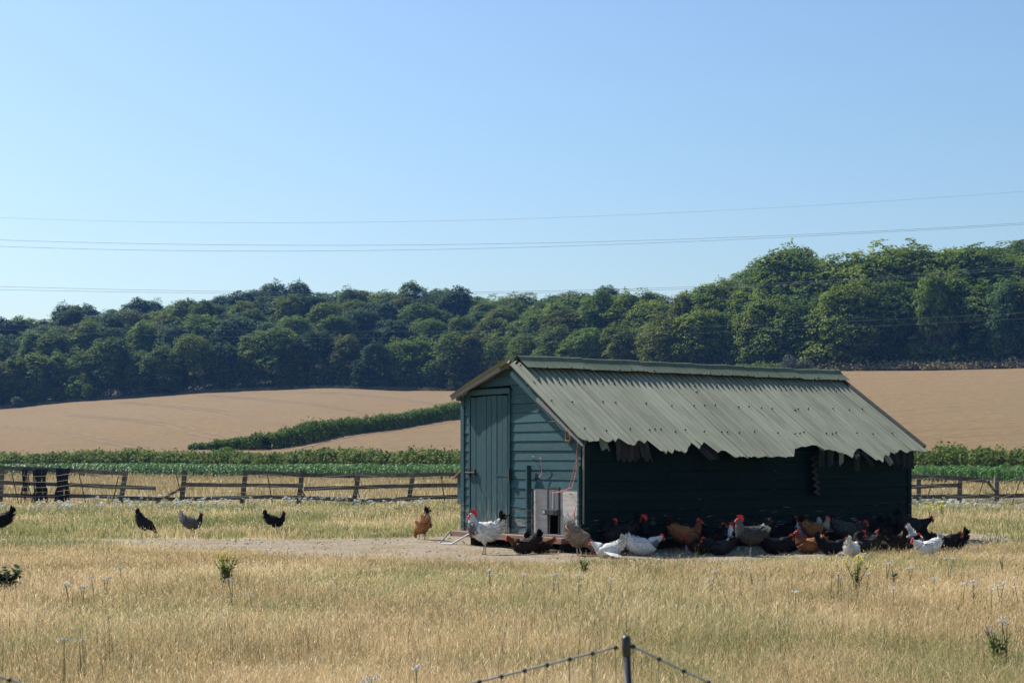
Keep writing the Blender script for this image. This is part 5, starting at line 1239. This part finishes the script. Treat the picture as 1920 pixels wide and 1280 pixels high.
hens = [  # kind, label, px, py, yaw, pose, scale, palette, cock, lying, headturn, wingout, group
 ('hen', 'black hen cut off by the left edge of the photo', 1, 1002, 178, 'stand', .98, 'black', 0, 0, 0, 0, GM),
 ('hen', 'charcoal hen pecking the ground, tail raised, left of the grey hen', 272, 1005, 12, 'peck', .82, 'charcoal', 0, 0, 0, 0, GM),
 ('hen', 'grey hen with pale tail walking right across the meadow', 360, 1004, 4, 'stand', .84, 'grey', 0, 0, 0, 0, GM),
 ('hen', 'jet black hen standing alone mid-meadow, facing right', 516, 999, 2, 'stand', .82, 'black', 0, 0, 0, 0, GM),
 ('hen', 'buff brown hen with pale rump, left of the hen house, facing away', 792, 1013, 128, 'peck', .95, 'buff', 0, 0, 0, 0, GM),
 ('cockerel', 'white cockerel with dark collar, black tail and big red comb', 910, 1041, 184, 'cock', 1.06, 'sussex', 1, 0, 0, 0, 'cockerels'),
 ('hen', 'dark brown hen dust-bathing before the red sill beam', 984, 1040, 178, 'low', .92, 'darkbrown', 0, 1, 0.5, 0, GS),
 ('hen', 'dark brown hen with small red comb lying below the pop hole', 1012, 1038, 6, 'low', .80, 'darkbrown', 0, 1, 0, 0, GS),
 ('hen', 'salmon-tan hen with fluffy white rump bending down by the corner', 1084, 1041, -14, 'peck', 1.0, 'salmon', 0, 0, 0, 0, GS),
 ('hen', 'white bird lying with one wing stretched out in the dust', 1140, 1048, 176, 'low', .86, 'white', 0, 1, 0, 1, GS),
 ('hen', 'black hen preening beside the near corner of the hen house', 1158, 1037, 172, 'preen', 1.12, 'charcoal', 0, 0, 0, 0, GS),
 ('hen', 'white hen with dark collar crouching in the shade, facing right', 1204, 1043, -6, 'low', 1.05, 'sussex', 0, 1, 0, 0, GS),
 ('cockerel', 'black cockerel in deep shade behind the crouching white hen', 1226, 1031, 186, 'cock', .92, 'black', 1, 0, 0, 0, 'cockerels'),
 ('hen', 'bright brown hen standing in the shade with upright neck', 1286, 1037, 4, 'stand', 1.02, 'brown', 0, 0, 0, 0, GS),
 ('hen', 'mahogany brown hen lying next to the bright brown hen', 1316, 1040, 170, 'low', .98, 'darkbrown', 0, 1, 0, 0, GS),
 ('hen', 'black hen lying with a greyish wing, left of the grey cockerel', 1350, 1043, 176, 'low', .90, 'charcoal', 0, 1, 0, 0, GS),
 ('hen', 'black hen by the wall behind the mahogany hen', 1338, 1029, 10, 'stand', .84, 'black', 0, 0, 0, 0, GS),
 ('cockerel', 'white-necked cockerel half hidden behind the grey cockerel', 1386, 1037, 182, 'cock', .72, 'whiteneck', 1, 0, 0, 0, 'cockerels'),
 ('cockerel', 'grey cockerel with red comb and rump painted sunlit white standing in the shade', 1408, 1044, 182, 'cock', .96, 'greycock', 1, 0, 0, 0, 'cockerels'),
 ('hen', 'black hen lying just right of the grey cockerel', 1452, 1040, 10, 'low', .96, 'black', 0, 1, 0, 0, GS),
 ('hen', 'black hen against the wall right of the grey cockerel', 1464, 1027, 172, 'stand', .88, 'black', 0, 0, 0, 0, GS),
 ('hen', 'charcoal hen lying between the black hens and the brown hen', 1480, 1036, 5, 'low', .86, 'charcoal', 0, 1, 0, 0, GS),
 ('hen', 'white hen by the wall behind the red-brown hen', 1512, 1024, 172, 'stand', .86, 'white', 0, 0, 0, 0, GS),
 ('hen', 'tan-necked hen with red face looking right by the wall', 1530, 1026, 4, 'stand', .98, 'tanneck', 0, 0, 0, 0, GS),
 ('hen', 'red-brown hen in the middle of the resting flock, facing left', 1518, 1039, 176, 'stand', .92, 'brown', 0, 1, 0, 0, GS),
 ('hen', 'black hen with red face lying right of the red-brown hen', 1558, 1041, 2, 'low', .84, 'black', 0, 1, 0, 0, GS),
 ('hen', 'speckled grey hen with raised tail standing by the wall', 1590, 1026, -6, 'low', 1.02, 'speckled', 0, 0, 0, 0, GS),
 ('hen', 'white hen lying in front of the speckled grey hen', 1598, 1045, 60, 'low', .78, 'white', 0, 1, 0, 0, GS),
 ('hen', 'mottled dark hen lying next to the small white hen', 1624, 1037, 170, 'preen', .94, 'charcoal', 0, 1, 0, 0, GS),
 ('hen', 'speckled dark hen preening amid the dark group', 1648, 1034, 20, 'preen', .92, 'speckled', 0, 1, 0, 0, GS),
 ('hen', 'brown-necked dark hen lying in the dark group', 1670, 1036, 160, 'stand', .90, 'darkbrown', 0, 1, 0, 0, GS),
 ('hen', 'charcoal hen lying left of the two white hens', 1694, 1036, 12, 'low', .92, 'charcoal', 0, 1, 0, 0, GS),
 ('hen', 'black hen against the wall behind the mottled dark hen', 1640, 1020, 176, 'low', .90, 'black', 0, 0, 0, 0, GS),
 ('hen', 'black hen by the wall, left of the far corner', 1672, 1018, 8, 'low', .88, 'black', 0, 0, 0, 0, GS),
 ('hen', 'dark grey hen with tall tail at the far corner of the hen house', 1712, 1020, -4, 'low', 1.10, 'charcoal', 0, 0, 0, 0, GS),
 ('hen', 'fluffy white hen crouching with raised rump past the far corner', 1718, 1032, 20, 'peck', .86, 'white', 0, 1, 0, 0, GS),
 ('hen', 'white hen with red face lying in front of the fluffy white hen', 1738, 1043, 190, 'low', .86, 'white', 0, 1, .4, 0, GS),
 ('hen', 'black hen with high tail right of the white hens', 1764, 1036, -4, 'low', 1.04, 'black', 0, 1, 0, 0, GS),
 ('hen', 'rightmost black hen of the flock, tail to the right', 1784, 1035, 176, 'low', .92, 'black', 0, 1, 0, 0, GS),
]
for i, (k, lb, px, py, yaw, pose, s, pal, ck, ly, ht, wo_, g) in enumerate(hens):
    bird(k, lb, 'cockerel' if k == 'cockerel' else 'hen', px, py, yaw, pose, s, pal, 300 + i, g, bool(ck), bool(ly), ht, bool(wo_))

# ------------------------------------------------------------------ meadow plants
MSTEM = leafmat('weed_stem', (0.13, 0.16, 0.06), (0.20, 0.22, 0.09), 3, 0.3, objvar=0.1)
MRAG = leafmat('ragwort_leaf', (0.16, 0.22, 0.075), (0.27, 0.33, 0.13), 4, 0.45, objvar=0.1)
MYEL = varmat('yellow_petals', (0.62, 0.47, 0.02), (0.80, 0.64, 0.03), 20, 0.6, bstr=0)
MWHF = varmat('yarrow_white', (0.42, 0.41, 0.36), (0.58, 0.57, 0.53), 20, 0.7, bstr=0)
MTHI = leafmat('thistle_leaf', (0.06, 0.11, 0.05), (0.12, 0.18, 0.085), 4, 0.3, objvar=0.1)
MPUR = varmat('purple_floret', (0.35, 0.16, 0.45), (0.5, 0.28, 0.6), 20, 0.6, bstr=0)
MDST = leafmat('dark_dry_stem', (0.045, 0.04, 0.02), (0.09, 0.075, 0.035), 3, 0.05, objvar=0.1)
def blade_leaf(mb, p, d, L, w, droop, rg):
    p = Vector(p); d = Vector(d).normalized(); s = d.cross(Vector((0, 0, 1)))
    if s.length < .01: s = Vector((1, 0, 0))
    s.normalize(); vs = []
    for t, k in ((0, .25), (.35, 1), (.7, .8), (1, .05)):
        c = p + d * L * t + Vector((0, 0, -droop * L * t * t)); vs += [c - s * w * k * .5, c + s * w * k * .5]
    mb.add(vs, [(0, 1, 3, 2), (2, 3, 5, 4), (4, 5, 7, 6)])
def plant(name, label, cat, px, py, h, nst, spread, leafm, flower=None, fm=None, seed=0, lsz=0.07, lw=0.02, nleaf=14, group=None, head=0.05, stem=MSTEM):
    """weed: stems, leaves and flower heads; (px, py) is where it roots in the photo"""
    rg = random.Random(seed); p = gpt(px, py); root = thing(name, label, cat, (p.x, p.y, 0), 0, group)
    for k in range(nst):
        a = rg.uniform(0, 6.28); rr = spread * rg.uniform(.1, 1); hh = h * rg.uniform(.7, 1.02); tip = Vector((math.cos(a) * rr, math.sin(a) * rr, hh)); mid = Vector((tip.x * .35, tip.y * .35, hh * .5)); mb = MB(); mb.tube([(tip.x * .1, tip.y * .1, -.02), mid, tip], [.0045, .0035, .002], 5); mb.build('stem', stem, root)
        lf = MB()
        for q in range(nleaf):
            t = rg.uniform(.08, .92); c = mid * (t * 2) if t < .5 else mid.lerp(tip, t * 2 - 1); b2 = rg.uniform(0, 6.28); blade_leaf(lf, c, (math.cos(b2), math.sin(b2), rg.uniform(.1, .9)), lsz * rg.uniform(.5, 1.2) * (1.2 - .6 * t), lw * rg.uniform(.7, 1.3), rg.uniform(.1, .6), rg)
        tag(lf.build('leaves', leafm, root), kind='stuff')
        if flower:
            fl = MB(); nfl = 16 if flower == 'umbel' else 9
            for q in range(nfl):
                b2 = rg.uniform(0, 6.28); r2 = head * math.sqrt(rg.random()); c = tip + Vector((math.cos(b2) * r2, math.sin(b2) * r2, (0.008 if flower == 'umbel' else .02) * rg.uniform(-1, 1) - r2 * r2 * 3)); rad = head * (rg.uniform(.16, .28) if flower == 'umbel' else rg.uniform(.22, .34))
                vs = [c + Vector((0, 0, .006))] + [c + Vector((math.cos(j) * rad, math.sin(j) * rad, -rad * .25)) for j in np.arange(0, 6.2, 6.2832 / 6)]; vs += [c + Vector((0, 0, -rad * .7))]
                fl.add(vs, [(0, 1 + j, 1 + (j + 1) % 6) for j in range(6)] + [(7, 1 + (j + 1) % 6, 1 + j) for j in range(6)])
            tag(fl.build('flower_head', fm, root), kind='stuff')
    return root
def planth(px, ytop, ybase): return (ybase - ytop) / F * (F * H / (ybase - HZ))
plant('ragwort', 'yellow ragwort clump in the dry grass left of centre', 'wildflower', 425, 1102, planth(425, 1038, 1102), 16, 0.20, MRAG, 'disc', MYEL, 1, 0.075, 0.022, 36, head=.026)
plant('ragwort', 'yellow ragwort with orange top in front of the white hen', 'wildflower', 1606, 1112, planth(1606, 1038, 1112), 8, 0.13, MRAG, 'disc', MYEL, 2, 0.07, 0.022, 30, head=.028)
plant('ragwort', 'small yellow ragwort behind the flock near the right fence', 'wildflower', 1742, 972, .34, 6, 0.22, MRAG, 'disc', MYEL, 3, 0.08, 0.025, 8, head=.05)
plant('ragwort', 'second small yellow ragwort nearer the right fence', 'wildflower', 1766, 972, .38, 6, 0.22, MRAG, 'disc', MYEL, 4, 0.08, 0.025, 8, head=.05)
plant('thistle', 'dark green spiky thistle at the left edge of the meadow', 'thistle', 14, 1112, planth(14, 1056, 1112), 12, 0.26, MTHI, None, None, 5, 0.13, 0.05, 30)
plant('dock', 'leafy green weed standing before the near corner of the hen house', 'weed', 1096, 1078, planth(1096, 1040, 1078), 6, 0.08, MRAG, None, None, 6, 0.07, 0.03, 16)
plant('dock', 'dark green weed beside the yellow ragwort at right', 'weed', 1676, 1098, planth(1676, 1064, 1098), 4, 0.09, MTHI, None, None, 7, 0.08, 0.03, 12)
plant('knapweed', 'tall leafy weed with a purple flower in the right foreground', 'wildflower', 1868, 1242, planth(1868, 1170, 1242), 7, 0.10, MRAG, 'disc', MPUR, 8, 0.09, 0.026, 14, head=.008)
plant('dock', 'slim dark weed near the right edge behind the knapweed', 'weed', 1880, 1078, planth(1880, 1038, 1078), 3, 0.05, MTHI, None, None, 9, 0.05, 0.02, 9)
plant('sapling_weed', 'brownish bushy weed at the foot of the right fence', 'weed', 1768, 950, .62, 8, 0.35, MDST, None, None, 10, 0.12, 0.03, 12)
plant('sapling_weed', 'green bushy weed around the last post of the right fence', 'weed', 1862, 948, .66, 10, 0.45, MRAG, None, None, 11, 0.12, 0.03, 12)
yar = [(130, 1085), (155, 1087), (177, 1080), (197, 1072), (227, 1056), (120, 1183), (153, 1178), (435, 1086), (475, 1102), (690, 1243), (785, 1240), (918, 1066), (978, 1067), (1037, 1071), (1050, 1079), (1083, 1079), (1142, 1079), (1335, 1071), (1385, 1061), (1410, 1064), (1490, 1106), (1572, 1071), (1625, 1073), (1663, 1046), (1675, 1089), (1705, 1056), (1750, 1068), (1780, 1044), (1805, 1086), (1825, 1085), (1858, 1101), (1875, 1091), (1910, 1091), (1880, 1131), (1888, 1141)]
near = {0: 'left of the ragwort clump', 9: 'in the left half of the foreground', 14: 'in front of the pop hole', 17: 'in front of the brown hens', 21: 'in the right part of the meadow'}
for i, (px, py) in enumerate(sorted(yar)):
    hh = 0.26 if py < 1120 else 0.36; Y = F * (H - hh) / (py - HZ); base = HZ + F * H / Y
    plant('yarrow', 'white flat-topped yarrow in the foreground grass, %s from the left' % ordinal(i + 1), 'wildflower', px, base, hh, 2 if i % 2 else 1, 0.05, MRAG, 'umbel', MWHF, 500 + i, 0.05, 0.012, 7, 'yarrow flowers in the foreground', 0.032 if py < 1120 else .028)
# drifts of yarrow along the fence
def umbel_mesh(seed):
    rg = random.Random(seed); mb = MB(); 
    for k in range(3):
        tx, ty, hz = rg.uniform(-.1, .1), rg.uniform(-.1, .1), rg.uniform(.75, 1.0); mb.tube([(0, 0, 0), (tx, ty, hz)], 0.012, 3)
        for q in range(7):
            a = rg.uniform(0, 6.28); r2 = .13 * math.sqrt(rg.random()); c = Vector((tx + math.cos(a) * r2, ty + math.sin(a) * r2, hz + rg.uniform(-.02, .02))); rad = rg.uniform(.045, .075)
            mb.add([c + Vector((0, 0, .03))] + [c + Vector((math.cos(j) * rad, math.sin(j) * rad, 0)) for j in (0, 1.26, 2.51, 3.77, 5.03)], [(0, 1 + j, 1 + (j + 1) % 5) for j in range(5)])
    return mb.mesh('umbel', MWHF2)
MWHF2 = varmat('yarrow_drift', (0.40, 0.41, 0.35), (0.58, 0.58, 0.52), 3, 0.8, bstr=0, objvar=.3)
um = [proto('umbel', umbel_mesh(i)) for i in range(4)]; P = field_points(6500, 34, 48, 1.1); cpx = col_of(P[:, 0], P[:, 1])
kp = (rng.random(len(P)) < np.clip((vnoise(P[:, 0], P[:, 1], .35) - .45) * 2.6, 0.0, 1) * np.interp(P[:, 1], [34, 39, 46], [.08, .4, 1.0])) & ((cpx < 880) | (cpx > 1700)); P = P[kp]; n = len(P)
scatter('yarrow_drift', um, np.column_stack([P, np.zeros(n)]), np.column_stack([np.zeros(n), np.zeros(n), rng.uniform(0, 6.28, n)]), np.repeat(rng.uniform(.18, .30, n)[:, None], 3, 1), rng.integers(0, 4, n), 'pale yarrow flowering in drifts along the fence', 'wildflowers')

# ------------------------------------------------------------------ electric netting in the foreground
MPOST = varmat('black_plastic_post', (0.012, 0.013, 0.016), (0.022, 0.023, 0.028), 6, 0.4, bstr=0, spec=0.5)
MWIRE = varmat('grey_white_polywire', (0.24, 0.235, 0.22), (0.36, 0.355, 0.34), 60, 0.7, bstr=0)
MKNOT = varmat('dark_knot', (0.02, 0.02, 0.024), (0.04, 0.04, 0.045), 20, 0.6, bstr=0)
YN = 2.62; net = thing('electric_netting', 'blurred black netting post with sagging knotted pale cord in the foreground', 'netting', tuple(at(1180, 0, YN))[:2] + (0,)); o = Vector(net.location)
def npost(px, ytop, lean):
    a = at(px, ytop, YN); b2 = at(px + lean, ytop + 420, YN); b2 = a + (b2 - a) * ((a.z + .08) / (a.z - b2.z)) ; mb = MB(); mb.tube([a - o + Vector((0, 0, -.012)), b2 - o], 0.0064, 12); po = mb.build('post', MPOST, net, True)
    mb = MB(); mb.tube([a - o + Vector((0, 0, .002)), a - o + Vector((0, 0, -.003)), a - o + Vector((.001, 0, -.03)), a - o + Vector((.0012, 0, -.034))], [0.005, 0.0078, 0.0078, 0.0066], 12); mb.build('post_cap', MPOST, po, True)
npost(1174, 1193, 22); npost(-190, 1196, -8); npost(2150, 1200, 10)
def cord(pix, step):
    xs_, ys_ = zip(*pix); X_ = np.linspace(xs_[0], xs_[-1], 60); 
    order = np.argsort(xs_); co = np.polyfit(xs_, ys_, 4 if len(pix) > 5 else 3); pts = [at(x, np.polyval(co, x), YN + 0.0) - o for x in X_]
    mb = MB(); mb.tube(pts, 0.0021, 7); mb.build('cord', MWIRE, net, True)
    x = xs_[0]; d = 1 if xs_[-1] > xs_[0] else -1; k = 0
    while (xs_[-1] - x) * d > 0:
        c = at(x, np.polyval(co, x), YN) - o; mb = MB(); mb.tube([c + Vector((-.0035, 0, .001)), c + Vector((-.001, 0, 0)), c + Vector((.002, 0, -.001)), c + Vector((.004, 0, -.002))], [.0022, .0042, .0040, .002], 8); mb.build('knot', MKNOT, net, True)
        mb = MB(); e = Vector((c.x + rnd.uniform(-.01, .01), rnd.uniform(-.01, .01), 0.0)); mb.tube([c, c.lerp(e, .5) + Vector((rnd.uniform(-.006, .006), 0, 0)), e], .0007, 4); mb.build('strand', MSTK, net)
        x += d * step * rnd.uniform(.96, 1.04); k += 1
cord([(1154, 1213), (1000, 1252), (840, 1290), (640, 1325), (450, 1338), (200, 1316), (0, 1269), (-190, 1205)], 42)
cord([(1187, 1211), (1330, 1279), (1500, 1342), (1700, 1362), (1900, 1320), (2150, 1212)], 47)

# ------------------------------------------------------------------ thin summer haze
hz = MB(); hz.box(-420, 420, -20, 720, -1.5, 75)
m = bpy.data.materials.new('haze'); m.use_nodes = True; nt = m.node_tree; nt.nodes.clear(); ou = nt.nodes.new('ShaderNodeOutputMaterial'); pv = nt.nodes.new('ShaderNodeVolumePrincipled')
pv.inputs['Color'].default_value = (0.18, 0.42, 1.0, 1); pv.inputs['Density'].default_value = 0.00015; pv.inputs['Anisotropy'].default_value = 0.0
nt.links.new(pv.outputs[0], ou.inputs['Volume'])
tag(hz.build('haze', m), 'thin blue summer haze over the valley', 'haze', None, 'stuff')
